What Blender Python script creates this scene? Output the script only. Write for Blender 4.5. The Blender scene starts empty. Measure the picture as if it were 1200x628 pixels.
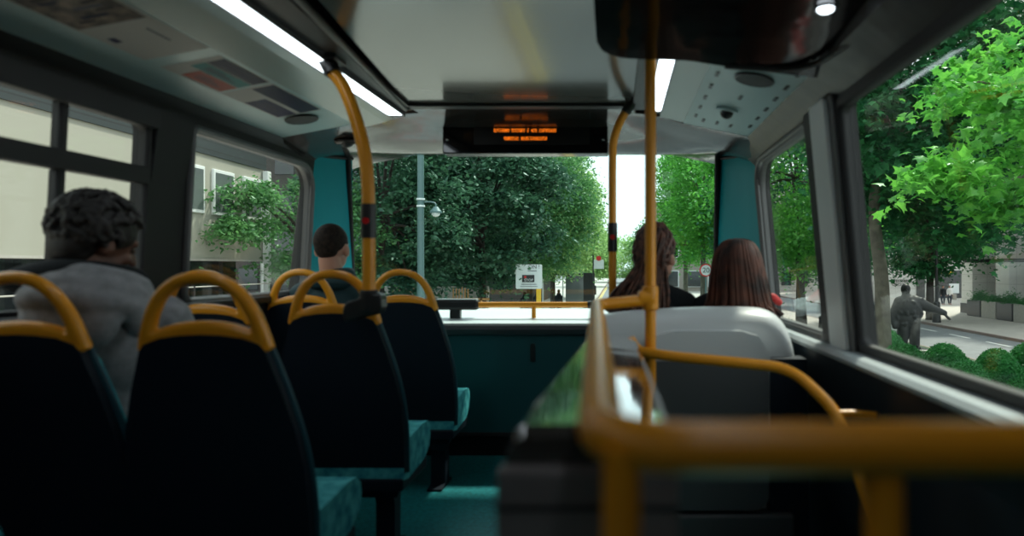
import bpy, bmesh, math, random
import numpy as np
from mathutils import Vector, Matrix, Quaternion, noise
random.seed(7)
PI = math.pi
EYE = 3.6                      # eye above the street; interior data below are relative to the eye
sc = bpy.context.scene
COL = sc.collection
def V(X, D, h): return Vector((X, D, h + EYE))

# ------------------------------------------------------------------ camera
cd = bpy.data.cameras.new('camera'); cam = bpy.data.objects.new('camera', cd); COL.objects.link(cam)
cam.location = V(0, 0, 0); cam.rotation_euler = (PI / 2, 0, 0)
cd.sensor_width = 36; cd.lens = 24.0
cd.shift_x = -125 / 1200; cd.shift_y = -2 / 1200
cd.clip_start = 0.02; cd.clip_end = 1000
cd.dof.use_dof = True; cd.dof.focus_distance = 11; cd.dof.aperture_fstop = 1.9
sc.camera = cam
# ------------------------------------------------------------------ world, sun, exposure
w = bpy.data.worlds.new('world'); sc.world = w; w.use_nodes = True
nt = w.node_tree; bg = nt.nodes['Background']
bg.inputs['Color'].default_value = (0.90, 0.97, 1.0, 1); bg.inputs['Strength'].default_value = 1.75
sl = bpy.data.lights.new('sun', 'SUN'); so = bpy.data.objects.new('sun', sl); COL.objects.link(so)
sl.energy = 5.0; sl.angle = math.radians(4); sl.color = (1.0, 0.95, 0.82)
so.rotation_euler = Vector((0.42, 0.62, 1.0)).to_track_quat('Z', 'Y').to_euler()
so.location = (0, 0, 40)
vs = sc.view_settings
sc.display_settings.display_device = 'sRGB'
vs.view_transform = 'Standard'; vs.look = 'None'; vs.gamma = 1.0; vs.use_curve_mapping = False
vs.exposure = 0.15

# ------------------------------------------------------------------ materials
def mat(name, col, rough=0.5, metal=0.0, spec=0.5, emit=None, estr=0.0, noise_amt=0.0, nscale=8.0,
        bump=0.0, bscale=40.0, trans=0.0, coat=0.0, col2=None):
    m = bpy.data.materials.new(name); m.use_nodes = True
    n = m.node_tree.nodes; l = m.node_tree.links; b = n['Principled BSDF']
    b.inputs['Base Color'].default_value = (*col, 1); b.inputs['Roughness'].default_value = rough
    b.inputs['Metallic'].default_value = metal; b.inputs['Specular IOR Level'].default_value = spec
    b.inputs['Coat Weight'].default_value = coat; b.inputs['Coat Roughness'].default_value = 0.05
    if emit: b.inputs['Emission Color'].default_value = (*emit, 1); b.inputs['Emission Strength'].default_value = estr
    if noise_amt or col2:
        tc = n.new('ShaderNodeTexCoord'); t = n.new('ShaderNodeTexNoise'); t.inputs['Scale'].default_value = nscale
        t.inputs['Detail'].default_value = 5
        l.new(tc.outputs['Object'], t.inputs['Vector'])
        r = n.new('ShaderNodeValToRGB'); r.color_ramp.elements[0].position = .35; r.color_ramp.elements[1].position = .65
        c2 = col2 if col2 else tuple(min(1, c * (1 + noise_amt)) for c in col)
        c1 = col if col2 else tuple(c * (1 - noise_amt) for c in col)
        r.color_ramp.elements[0].color = (*c1, 1); r.color_ramp.elements[1].color = (*c2, 1)
        l.new(t.outputs['Fac'], r.inputs['Fac']); l.new(r.outputs['Color'], b.inputs['Base Color'])
    if bump:
        tc = n.new('ShaderNodeTexCoord'); t = n.new('ShaderNodeTexNoise'); t.inputs['Scale'].default_value = bscale
        l.new(tc.outputs['Object'], t.inputs['Vector'])
        bp = n.new('ShaderNodeBump'); bp.inputs['Strength'].default_value = bump; bp.inputs['Distance'].default_value = 0.02
        l.new(t.outputs['Fac'], bp.inputs['Height']); l.new(bp.outputs['Normal'], b.inputs['Normal'])
    return m

def leaf_mat(name, c1, c2, tr=0.45):
    m = bpy.data.materials.new(name); m.use_nodes = True
    n = m.node_tree.nodes; l = m.node_tree.links; n.remove(n['Principled BSDF'])
    out = n['Material Output']
    tc = n.new('ShaderNodeTexCoord'); t = n.new('ShaderNodeTexNoise'); t.inputs['Scale'].default_value = 1.6; t.inputs['Detail'].default_value = 8
    t.inputs['Roughness'].default_value = .8
    l.new(tc.outputs['Object'], t.inputs['Vector'])
    r = n.new('ShaderNodeValToRGB'); r.color_ramp.elements[0].position = .38; r.color_ramp.elements[1].position = .62
    r.color_ramp.elements[0].color = (*c1, 1); r.color_ramp.elements[1].color = (*c2, 1)
    l.new(t.outputs['Fac'], r.inputs['Fac'])
    d = n.new('ShaderNodeBsdfDiffuse'); tl = n.new('ShaderNodeBsdfTranslucent'); g = n.new('ShaderNodeBsdfGlossy')
    g.inputs['Roughness'].default_value = .35; g.inputs['Color'].default_value = (.8, .9, .9, 1)
    l.new(r.outputs['Color'], d.inputs['Color']); l.new(r.outputs['Color'], tl.inputs['Color'])
    mx = n.new('ShaderNodeMixShader'); mx.inputs[0].default_value = tr
    l.new(d.outputs[0], mx.inputs[1]); l.new(tl.outputs[0], mx.inputs[2])
    m2 = n.new('ShaderNodeMixShader'); m2.inputs[0].default_value = .03
    l.new(mx.outputs[0], m2.inputs[1]); l.new(g.outputs[0], m2.inputs[2]); l.new(m2.outputs[0], out.inputs[0])
    return m

def glass_mat(name, tint, f0=0.02):
    m = bpy.data.materials.new(name); m.use_nodes = True
    n = m.node_tree.nodes; l = m.node_tree.links; n.remove(n['Principled BSDF'])
    lw = n.new('ShaderNodeLayerWeight'); lw.inputs['Blend'].default_value = .5
    p = n.new('ShaderNodeMath'); p.operation = 'POWER'; p.inputs[1].default_value = 5
    l.new(lw.outputs['Facing'], p.inputs[0])
    a = n.new('ShaderNodeMath'); a.operation = 'MULTIPLY_ADD'; a.inputs[1].default_value = .6; a.inputs[2].default_value = f0
    l.new(p.outputs[0], a.inputs[0])
    t = n.new('ShaderNodeBsdfTransparent'); t.inputs[0].default_value = (*tint, 1)
    g = n.new('ShaderNodeBsdfGlossy'); g.inputs['Roughness'].default_value = .02
    mx = n.new('ShaderNodeMixShader'); l.new(a.outputs[0], mx.inputs[0]); l.new(t.outputs[0], mx.inputs[1]); l.new(g.outputs[0], mx.inputs[2])
    l.new(mx.outputs[0], n['Material Output'].inputs[0])
    return m

def brick_mat(name, c1, c2, mortar, scale=1.0, bw=.9, bh=.45, off=0.0, ms=.012, rot=None):
    m = bpy.data.materials.new(name); m.use_nodes = True
    n = m.node_tree.nodes; l = m.node_tree.links; b = n['Principled BSDF']; b.inputs['Roughness'].default_value = .7
    tc = n.new('ShaderNodeTexCoord'); mp = n.new('ShaderNodeMapping')
    if rot: mp.inputs['Rotation'].default_value = rot
    t = n.new('ShaderNodeTexBrick'); t.inputs['Scale'].default_value = scale
    t.inputs['Brick Width'].default_value = bw; t.inputs['Row Height'].default_value = bh
    t.inputs['Mortar Size'].default_value = ms; t.offset = off
    t.inputs['Color1'].default_value = (*c1, 1); t.inputs['Color2'].default_value = (*c2, 1); t.inputs['Mortar'].default_value = (*mortar, 1)
    l.new(tc.outputs['Object'], mp.inputs[0]); l.new(mp.outputs[0], t.inputs['Vector']); l.new(t.outputs['Color'], b.inputs['Base Color'])
    return m

M = {}
M['yellow'] = mat('yellow_powder_coat', (.78, .30, .012), .32, spec=.5)
M['seatback'] = mat('navy_seat_shell', (.006, .011, .020), .55, spec=.25)
M['teal_edge'] = mat('blue_seat_edge', (.008, .055, .075), .5)
M['moquette'] = mat('teal_moquette', (.015, .22, .27), .9, col2=(.10, .50, .52), nscale=22, spec=.2)
M['black'] = mat('black_plastic', (.010, .010, .011), .4)
M['rubber'] = mat('black_rubber', (.008, .008, .009), .6)
M['red'] = mat('red_button', (.55, .01, .01), .3)
M['darkframe'] = mat('dark_window_frame', (.012, .012, .013), .45)
M['greyframe'] = mat('grey_window_surround', (.10, .10, .10), .4)
M['pillar_dark'] = mat('charcoal_pillar', (.018, .018, .019), .55, spec=.3)
M['pillar_light'] = mat('pale_grey_pillar', (.72, .76, .76), .4)
M['ceil_gloss'] = mat('glossy_taupe_ceiling', (.15, .145, .135), .16, spec=.5, coat=.15)
M['header'] = mat('glossy_header_moulding', (.045, .040, .038), .14, spec=.5, bump=.25, bscale=5, coat=.2)
M['cove'] = mat('pale_blue_grey_cove', (.42, .56, .57), .35)
M['lamp_house'] = mat('lamp_housing', (.42, .48, .45), .25)
M['blackgloss'] = mat('glossy_black_hood', (.008, .006, .006), .10, spec=.5, bump=.25, bscale=4.0)
M['browngloss'] = mat('glossy_brown_grey_lining', (.022, .018, .018), .35, spec=.2, bump=.3, bscale=5)
M['lamp'] = mat('strip_lamp', (1, 1, 1), .5, emit=(.82, .93, 1.0), estr=4.0)
M['teal'] = mat('teal_corner_pillar', (.003, .28, .33), .45, spec=.2)
M['teal_dark'] = mat('teal_dash_panel', (.006, .065, .075), .45)
M['dash_lip'] = mat('dark_dash_lip', (.05, .05, .055), .35)
M['shelf'] = mat('pale_front_shelf', (.70, .74, .76), .4)
M['ledge'] = mat('pale_sill_ledge', (.50, .55, .57), .3)
M['navy_wall'] = mat('navy_lower_wall', (.012, .020, .028), .45, noise_amt=.2)
M['floor'] = mat('teal_vinyl_floor', (.012, .20, .215), .45, noise_amt=.3, nscale=60)
M['kick'] = mat('dark_kickboard', (.012, .010, .011), .6)
M['partition'] = mat('pale_grey_moulding', (.60, .62, .63), .35, spec=.5)
M['partition_dark'] = mat('dark_grey_insert', (.07, .075, .08), .35)
M['endpanel'] = mat('brown_grey_end_panel', (.17, .15, .145), .35)
M['mirror_ledge'] = mat('glossy_grey_capping', (.05, .045, .04), .07, spec=.9, coat=1, bump=.12, bscale=7)
M['glass'] = glass_mat('bus_side_glass', (.90, .94, .92))
M['glass_front'] = glass_mat('windscreen_glass', (.84, .93, .92), .02)
M['skin'] = mat('skin_light', (.45, .22, .15), .5)
M['skin_d'] = mat('skin_tan', (.15, .065, .04), .5)
M['eye'] = mat('eye_dark', (.05, .03, .02), .2)
M['hair_k'] = mat('black_brown_hair', (.010, .007, .006), .6, noise_amt=.4, nscale=60)
M['hair_s'] = mat('short_brown_hair', (.016, .010, .007), .75, spec=.2, noise_amt=.6, nscale=70)
M['hair_d'] = mat('reddish_brown_locks', (.018, .007, .005), .6, col2=(.13, .045, .025), nscale=45)
M['hair_w'] = mat('dark_brown_hair', (.014, .005, .004), .6, spec=.3, col2=(.10, .028, .014), nscale=14)
M['hoodie'] = mat('grey_fleece', (.25, .25, .26), .95, noise_amt=.15, nscale=40, spec=.1)
M['cloth_k'] = mat('black_cloth', (.008, .010, .012), .9, spec=.2)
M['cloth_t'] = mat('dark_teal_jacket', (.010, .035, .042), .7, spec=.3)
M['cloth_b'] = mat('dark_blue_cloth', (.02, .05, .08), .9, spec=.2)
M['cloth_w'] = mat('white_cloth', (.8, .8, .8), .9)
M['cloth_r'] = mat('red_cloth', (.45, .015, .015), .7)
M['jeans'] = mat('denim', (.02, .03, .05), .9)
M['asphalt'] = mat('asphalt', (.17, .18, .19), .8, noise_amt=.15, nscale=2)
M['pave'] = brick_mat('stone_paving', (.46, .42, .38), (.40, .37, .34), (.30, .28, .26), 1, .9, .6, .5)
M['kerb'] = mat('kerb_stone', (.22, .16, .14), .8)
M['grass'] = mat('planting_bed', (.03, .07, .03), .9, noise_amt=.4, nscale=3)
M['paint_w'] = mat('white_road_paint', (.75, .75, .72), .6)
M['paint_y'] = mat('yellow_road_paint', (.85, .62, .12), .6)
M['bark'] = mat('mottled_bark', (.085, .075, .060), .9, col2=(.17, .16, .12), nscale=3.2, bump=.6, bscale=8)
M['bark_d'] = mat('dark_bark', (.045, .035, .028), .9, noise_amt=.3, nscale=5, bump=.5, bscale=9)
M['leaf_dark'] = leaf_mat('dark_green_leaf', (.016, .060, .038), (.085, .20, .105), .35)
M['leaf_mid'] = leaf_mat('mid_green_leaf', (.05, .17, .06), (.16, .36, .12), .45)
M['leaf_lime_haze'] = leaf_mat('hazy_lime_leaf', (.16, .36, .09), (.48, .66, .26), .5)  # lime lightened: pale haze and sunlight put into the leaf colour
M['leaf_bright'] = leaf_mat('bright_plane_leaf', (.05, .26, .045), (.20, .58, .08), .5)
M['leaf_deep'] = leaf_mat('deep_plane_leaf', (.015, .10, .045), (.05, .24, .07), .4)
M['box'] = leaf_mat('clipped_box_leaf', (.018, .13, .040), (.05, .27, .055), .3)
M['cream'] = brick_mat('cream_cladding', (.62, .60, .50), (.58, .57, .48), (.34, .33, .28), 1, 1.5, 3.1, 0, .02, (PI / 2, 0, PI / 2))
M['clad_dark'] = brick_mat('dark_cladding', (.022, .032, .036), (.018, .027, .031), (.010, .014, .016), 1, .25, 2.0, 0, .02, (PI / 2, 0, PI / 2))
M['winframe'] = mat('white_window_frame', (.72, .74, .74), .4)
M['winglass'] = mat('building_glass', (.12, .14, .14), .1, spec=.8)
M['winglass_d'] = mat('dark_building_glass', (.012, .016, .018), .1, spec=.8)
M['stone'] = brick_mat('pale_stone_cladding', (.66, .64, .60), (.62, .60, .57), (.42, .40, .38), 1, 1.2, .6, 0, .015, (PI / 2, 0, 0))
M['stone_s'] = brick_mat('pale_stone_cladding_side', (.66, .64, .60), (.62, .60, .57), (.42, .40, .38), 1, 1.2, .6, 0, .015, (PI / 2, 0, PI / 2))
M['stone_t'] = brick_mat('tan_stone_tiles', (.34, .29, .26), (.30, .26, .23), (.20, .17, .15), 1, .6, .3, 0, .012, (PI / 2, 0, 0))
M['plinth'] = mat('dark_granite', (.03, .03, .033), .3)
M['bronze'] = mat('dark_bronze', (.012, .013, .014), .5, spec=.3, bump=.8, bscale=3)
M['iron'] = mat('black_iron', (.012, .013, .014), .4)
M['lamp_post'] = mat('teal_grey_post', (.10, .17, .17), .4)
M['signwhite'] = mat('white_sign_face', (.75, .78, .78), .4)
M['signblack'] = mat('black_sign_panel', (.012, .012, .014), .4)
M['signred'] = mat('red_sign_ring', (.65, .02, .02), .4)
M['yellow_sign'] = mat('yellow_sign_panel', (.85, .50, .02), .5)
M['led'] = mat('orange_led', (.3, .08, .0), .5, emit=(1.0, .20, .01), estr=1.1)
M['display'] = mat('display_glass', (.005, .005, .006), .07, spec=.5)
M['screen_in'] = mat('display_matrix', (.018, .018, .019), .3)
M['chrome'] = mat('chrome', (.7, .7, .7), .15, metal=1)
M['carsilver'] = mat('silver_car_paint', (.55, .58, .60), .2, metal=.3, coat=1)
M['concrete'] = mat('concrete_planter', (.38, .36, .33), .8, noise_amt=.1)
M['brick_d'] = brick_mat('dark_brown_brick', (.06, .05, .045), (.05, .04, .036), (.03, .028, .026), 1, .5, .2, .5, .02, (PI / 2, 0, 0))
M['wood'] = mat('pale_timber', (.50, .26, .10), .7)
M['p_white'] = mat('poster_white', (.50, .48, .46), .5, spec=.1)
M['p_navy'] = mat('poster_navy', (.008, .016, .045), .45, spec=.1)
M['p_teal'] = mat('poster_teal', (.01, .20, .20), .45, spec=.1)
M['p_red'] = mat('poster_red', (.40, .07, .045), .45, spec=.1)
M['p_purple'] = mat('poster_slate', (.035, .035, .08), .45, spec=.1)
M['p_text'] = mat('poster_print', (.10, .10, .13), .5, spec=.1)
M['p_crowd'] = mat('poster_picture', (.02, .014, .012), .5, col2=(.24, .17, .13), nscale=26)
for nn in M['p_crowd'].node_tree.nodes:
    if nn.type == 'TEX_NOISE': nn.inputs['Scale'].default_value = 26

# ------------------------------------------------------------------ helpers
def tag(o, label=None, cat=None, group=None, kind=None):
    if label: o['label'] = label
    if cat: o['category'] = cat
    if group: o['group'] = group
    if kind: o['kind'] = kind
    return o
def thing(name, label, cat, loc=(0, 0, 0), group=None):
    o = bpy.data.objects.new(name, None); COL.objects.link(o); o.location = loc; o.empty_display_size = .1
    return tag(o, label, cat, group)
def link(name, me, m, parent=None, smooth=False):
    o = bpy.data.objects.new(name, me); COL.objects.link(o)
    if m is not None and not me.materials: me.materials.append(m)
    if smooth: me.shade_smooth(); me.set_sharp_from_angle(angle=math.radians(42))
    if parent: o.parent = parent
    return o
def obj(name, bm, m, parent=None, smooth=False, local=None):
    """bm in world coordinates; local = origin to subtract (parent empties have only a location)"""
    off = local if local is not None else (world_loc(parent) if parent else None)
    if off is not None: bmesh.ops.translate(bm, verts=bm.verts, vec=-Vector(off))
    bmesh.ops.recalc_face_normals(bm, faces=bm.faces)
    me = bpy.data.meshes.new(name); bm.to_mesh(me); bm.free()
    return link(name, me, m, parent, smooth)
def world_loc(o):
    p = Vector((0, 0, 0))
    while o: p += o.location; o = o.parent
    return p
def struct(name, bm, m, smooth=False): return tag(obj(name, bm, m, None, smooth), kind='structure')
def dup(root, loc, label, group=None):
    r = root.copy(); COL.objects.link(r); r.location = loc; r['label'] = label
    if group: r['group'] = group
    def rec(a, b):
        for ch in list(a.children):
            c = ch.copy(); COL.objects.link(c); c.parent = b; rec(ch, c)
    rec(root, r); return r

def box(bm, x0, x1, d0, d1, h0, h1, bev=0.0):
    b = bmesh.new(); bmesh.ops.create_cube(b, size=1)
    for v in b.verts:
        v.co = Vector((x0 + (v.co.x + .5) * (x1 - x0), d0 + (v.co.y + .5) * (d1 - d0), EYE + h0 + (v.co.z + .5) * (h1 - h0)))
    if bev: bmesh.ops.bevel(b, geom=b.edges[:], offset=bev, segments=2, affect='EDGES', profile=.5)
    merge(bm, b); return bm
def merge(bm, b):
    me = bpy.data.meshes.new('t'); b.to_mesh(me); b.free(); bm.from_mesh(me); bpy.data.meshes.remove(me)
def nb(): return bmesh.new()
def catmull(pts, n=8):
    P = [Vector(p) for p in pts]
    if len(P) < 3: return P
    out = []
    Q = [P[0] * 2 - P[1]] + P + [P[-1] * 2 - P[-2]]
    for i in range(1, len(Q) - 2):
        for k in range(n):
            t = k / n; a, b, c, d = Q[i - 1], Q[i], Q[i + 1], Q[i + 2]
            out.append(.5 * ((2 * b) + (c - a) * t + (2 * a - 5 * b + 4 * c - d) * t * t + (3 * b - a - 3 * c + d) * t ** 3))
    out.append(P[-1]); return out
def rounded(pts, r=.05, n=6):
    """polyline with its corners rounded"""
    P = [Vector(p) for p in pts]; out = [P[0]]
    for i in range(1, len(P) - 1):
        a = (P[i - 1] - P[i]); b = (P[i + 1] - P[i]); rr = min(r, a.length * .49, b.length * .49)
        A = P[i] + a.normalized() * rr; B = P[i] + b.normalized() * rr
        for k in range(n + 1):
            t = k / n; out.append(A * (1 - t) ** 2 + P[i] * 2 * t * (1 - t) + B * t * t)
    out.append(P[-1]); return out
def tube(bm, pts, r, seg=12, closed=False, squash=None):
    pts = [Vector(p) for p in pts]; n = len(pts)
    rs = r if isinstance(r, (list, tuple)) else [r] * n
    rings = []; up = None
    for i, p in enumerate(pts):
        if closed: t = (pts[(i + 1) % n] - pts[i - 1]).normalized()
        else: t = (pts[min(i + 1, n - 1)] - pts[max(i - 1, 0)]).normalized()
        if up is None:
            up = Vector((0, 0, 1)) if abs(t.z) < .9 else Vector((1, 0, 0))
        up = (up - t * up.dot(t)); up = up.normalized() if up.length > 1e-6 else t.orthogonal().normalized()
        s = t.cross(up)
        ring = []
        for k in range(seg):
            a = 2 * PI * k / seg
            q = (s * math.cos(a) + up * math.sin(a)) * rs[i]
            if squash: q = Vector((q.x * squash[0], q.y * squash[1], q.z * squash[2]))
            ring.append(bm.verts.new(p + q))
        rings.append(ring)
    m = n if closed else n - 1
    for i in range(m):
        A, B = rings[i], rings[(i + 1) % n]
        for k in range(seg):
            bm.faces.new((A[k], A[(k + 1) % seg], B[(k + 1) % seg], B[k]))
    if not closed:
        bm.faces.new(rings[0][::-1]); bm.faces.new(rings[-1])
    return bm
def ell(bm, c, r, rot=None, sub=3):
    b = bmesh.new(); bmesh.ops.create_icosphere(b, subdivisions=sub, radius=1)
    mtx = Matrix.Translation(Vector(c)) @ (rot.to_4x4() if rot else Matrix.Identity(4)) @ Matrix.Diagonal((*r, 1))
    bmesh.ops.transform(b, matrix=mtx, verts=b.verts); merge(bm, b); return bm
def cyl(bm, c, r, depth, axis=(0, 0, 1), seg=24, r2=None):
    b = bmesh.new(); bmesh.ops.create_cone(b, cap_ends=True, segments=seg, radius1=r, radius2=r if r2 is None else r2, depth=depth)
    q = Vector((0, 0, 1)).rotation_difference(Vector(axis).normalized())
    bmesh.ops.transform(b, matrix=Matrix.Translation(Vector(c)) @ q.to_matrix().to_4x4(), verts=b.verts); merge(bm, b); return bm
def cap(bm, p0, p1, r0, r1):
    p0, p1 = Vector(p0), Vector(p1)
    ell(bm, p0, (r0,) * 3, sub=2); ell(bm, p1, (r1,) * 3, sub=2)
    d = p1 - p0
    if d.length > 1e-5: cyl(bm, (p0 + p1) / 2, r0, d.length, d, 16, r1)
def prism(bm, poly, f, d0, d1):
    """poly 2-D points, f(u,v,t)->Vector, extruded from d0 to d1"""
    A = [bm.verts.new(f(u, v, d0)) for u, v in poly]; B = [bm.verts.new(f(u, v, d1)) for u, v in poly]
    n = len(poly)
    for i in range(n): bm.faces.new((A[i], A[(i + 1) % n], B[(i + 1) % n], B[i]))
    bm.faces.new(A[::-1]); bm.faces.new(B)
    return bm
def XH(u, v, t): return V(u, t, v)          # section in X,h, extruded along D
def DH(u, v, t): return V(t, u, v)          # section in D,h, extruded along X
def rrect(u0, u1, v0, v1, r, n=6):
    rs = r if isinstance(r, (tuple, list)) else [r] * 4   # order: (u0,v0),(u1,v0),(u1,v1),(u0,v1)
    out = []
    for (cu, cv, su, sv, a0), rr in zip([(u0, v0, 1, 1, PI), (u1, v0, -1, 1, 1.5 * PI), (u1, v1, -1, -1, 0), (u0, v1, 1, -1, .5 * PI)], rs):
        for k in range(n + 1):
            a = a0 + k / n * PI / 2
            out.append((cu + su * rr + rr * math.cos(a), cv + sv * rr + rr * math.sin(a)))
    return out
def plate(outer, holes, f, t0, t1):
    """filled 2-D outline with holes -> solid bmesh, mapped by f(u,v,t)"""
    cu = bpy.data.curves.new('t', 'CURVE'); cu.dimensions = '2D'; cu.fill_mode = 'BOTH'
    for poly in [outer] + holes:
        s = cu.splines.new('POLY'); s.points.add(len(poly) - 1); s.use_cyclic_u = True
        for p, q in zip(s.points, poly): p.co = (q[0], q[1], 0, 1)
    cu.extrude = .5
    o = bpy.data.objects.new('t', cu); COL.objects.link(o)
    dg = bpy.context.evaluated_depsgraph_get(); me = bpy.data.meshes.new_from_object(o.evaluated_get(dg))
    bm = bmesh.new(); bm.from_mesh(me)
    bpy.data.objects.remove(o); bpy.data.meshes.remove(me); bpy.data.curves.remove(cu)
    bmesh.ops.remove_doubles(bm, verts=bm.verts, dist=1e-5)
    for v in bm.verts: v.co = f(v.co.x, v.co.y, t0 + (v.co.z + .5) * (t1 - t0))
    return bm
def solid(name, bm, voxel, m, parent=None, smooth_it=2):
    """union of overlapping pieces as one continuous surface"""
    me = bpy.data.meshes.new('t'); bm.to_mesh(me); bm.free()
    o = bpy.data.objects.new('t', me); COL.objects.link(o)
    r = o.modifiers.new('r', 'REMESH'); r.mode = 'VOXEL'; r.voxel_size = voxel
    if smooth_it:
        s = o.modifiers.new('s', 'SMOOTH'); s.iterations = smooth_it; s.factor = .5
    dg = bpy.context.evaluated_depsgraph_get(); m2 = bpy.data.meshes.new_from_object(o.evaluated_get(dg))
    bpy.data.objects.remove(o); bpy.data.meshes.remove(me)
    if parent: m2.transform(Matrix.Translation(-world_loc(parent)))
    m2.name = name; m2.materials.clear()
    return link(name, m2, m, parent, True)
def text_mesh(s, size, origin, right, up, depth=.004, align='CENTER'):
    cu = bpy.data.curves.new('t', 'FONT'); cu.body = s; cu.size = size; cu.align_x = align; cu.align_y = 'CENTER'; cu.extrude = depth
    o = bpy.data.objects.new('t', cu); COL.objects.link(o)
    dg = bpy.context.evaluated_depsgraph_get(); me = bpy.data.meshes.new_from_object(o.evaluated_get(dg))
    bpy.data.objects.remove(o); bpy.data.curves.remove(cu)
    bm = bmesh.new(); bm.from_mesh(me); bpy.data.meshes.remove(me)
    R, U = Vector(right), Vector(up); N = R.cross(U)
    for v in bm.verts: v.co = Vector(origin) + R * v.co.x + U * v.co.y + N * v.co.z
    return bm

# ================================================================== BUS SHELL
FL = -1.08                                    # upper-deck floor
def sL(h): return min(max((h + .15) / .67, 0 if h > -.18 else -2.2), 1.3)
def XL(h): return -1.63 + .035 * sL(h) if h > -.18 else -1.712
def XR(h): return .755 - .07 * min(max((h + .26) / .76, -.2), 1.3)
fL = lambda u, v, t: V(XL(v) - t, u, v)       # t = outward thickness
fR = lambda u, v, t: V(XR(v) + t, u, v)
REAR = -2.6
b = nb(); box(b, -1.72, .84, REAR - .05, 4.25, FL - .06, FL); struct('floor', b, M['floor'])
b = nb(); box(b, -1.78, .87, REAR - .05, 4.42, .82, .90)
ceil_ = struct('ceiling', b, M['pillar_dark'])
# glossy central panel
b = nb()
A = [(-.72, -1.5), (-.81, 1.85), (-.935, 3.02), (.062, 3.02), (.075, 1.85), (.10, -1.5)]
prism(b, A, lambda u, v, t: V(u, v, t), .72, .75)
obj('ceiling_panel', b, M['ceil_gloss'], ceil_)
# ceiling trims: dark lamp channels
b = nb(); prism(b, [(-.96, -1.5), (-.975, 3.08), (-.93, 3.08), (-.72, -1.5)], lambda u, v, t: V(u, v, t), .705, .78)
struct('trim_1', b, M['darkframe'])
b = nb(); tube(b, [V(-.775, 1.0, .705), V(-.955, 3.06, .705)], .011, 8); struct('trim_2', b, M['greyframe'], True)
b = nb(); prism(b, [(.10, -1.5), (.062, 3.08), (.125, 3.08), (.14, -1.5)], lambda u, v, t: V(u, v, t), .705, .78)
struct('trim_3', b, M['darkframe'])
b = nb(); box(b, -.95, .08, 3.01, 3.07, .705, .78, .006); struct('trim_4', b, M['darkframe'])
# coves
def shell(name, prof, th, d0, d1, m, smooth=False):
    b = nb(); up = [(x, h + th) for x, h in prof][::-1]
    prism(b, prof + up, XH, d0, d1); return struct(name, b, m, smooth)
shell('trim_5', [(-1.225, .665), (-1.20, .645), (-1.09, .675), (-1.055, .69)], .04, REAR, 3.19, M['lamp_house'])
shell('trim_6', [(-1.56, .598), (-1.225, .662)], .03, REAR, 3.19, M['cove'])
shell('trim_7', [(-1.64, .52), (-1.60, .56), (-1.56, .596)], .06, REAR, 3.6, M['pillar_dark'])
shell('trim_8', [(.19, .69), (.235, .68), (.30, .665)], .04, 2.05, 3.16, M['lamp_house'])
shell('trim_9', [(.30, .662), (.60, .602)], .03, 2.05, 3.16, M['cove'])
shell('trim_10', [(.60, .60), (.65, .56), (.70, .515)], .06, REAR, 3.5, M['browngloss'])
# side walls, rounded window openings; rear windows left out, openings shortened to darken the cabin
hl = [rrect(2.55, 3.56, -.135, .52, (.04, .06, .13, .03)), rrect(1.5, 2.33, -.135, .49, .03)]
bw = plate([(REAR, FL), (4.2, FL), (4.2, -.35), (3.62, -.30), (3.62, .82), (REAR, .82)], hl, fL, 0, .06); wl = struct('wall_left', bw, M['pillar_dark'])
hr = [rrect(2.46, 3.40, -.26, .515, (.03, .05, .14, .03)), rrect(1.02, 2.14, -.26, .515, .03)]
bw = plate([(REAR, FL - .9), (4.2, FL - .9), (4.2, -.35), (3.46, -.30), (3.46, .82), (REAR, .82)], hr, fR, 0, .06); wr = struct('wall_right', bw, M['pillar_dark'])
b = nb(); box(b, -1.72, .84, REAR - .05, REAR, FL, .84); struct('wall_rear', b, M['navy_wall'])
def pane(n, poly, f, m, gm):
    g = struct('window_%d' % n, plate(poly, [], f, .035, .041), gm)
    cx = sum(p[0] for p in poly) / len(poly); cy = sum(p[1] for p in poly) / len(poly)
    inner = [(cx + (p[0] - cx) * .982, cy + (p[1] - cy) * .955) for p in poly]
    obj('window_frame', plate(poly, [inner], f, -.006, .034), m, g)
    return g
pane(1, hl[0], fL, M['greyframe'], M['glass'])
w2 = pane(2, hl[1], fL, M['rubber'], M['glass'])
pane(3, hr[0], fR, M['greyframe'], M['glass'])
pane(4, hr[1], fR, M['rubber'], M['glass'])
# hopper bars and mullions of the left rear window
b = plate(rrect(1.51, 2.32, .28, .335, .005), [], fL, -.015, .03); obj('hopper_rail', b, M['rubber'], w2)
b = plate(rrect(1.965, 1.985, -.13, .28, .004), [], fL, .0, .033); obj('glazing_bar', b, M['rubber'], w2)
b = plate(rrect(1.965, 1.985, .335, .48, .004), [], fL, .0, .033); obj('glazing_bar', b, M['rubber'], w2)
b = plate(rrect(1.3, 2.34, .47, .535, .01), [], fL, -.03, .0); obj('hopper_header', b, M['rubber'], w2)
# pillars trims
b = plate(rrect(2.345, 2.535, -.30, .54, .01), [], fL, -.022, 0); struct('trim_11', b, M['pillar_dark'])
b = plate(rrect(2.35, 2.45, -.27, .54, .01), [], fR, -.02, 0); struct('trim_12', b, M['rubber'])
b = plate(rrect(2.19, 2.35, -.27, .54, .01), [], fR, -.028, 0); struct('trim_13', b, M['pillar_light'])
b = plate(rrect(2.145, 2.19, -.27, .54, .01), [], fR, -.015, 0); struct('trim_14', b, M['greyframe'])
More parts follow.
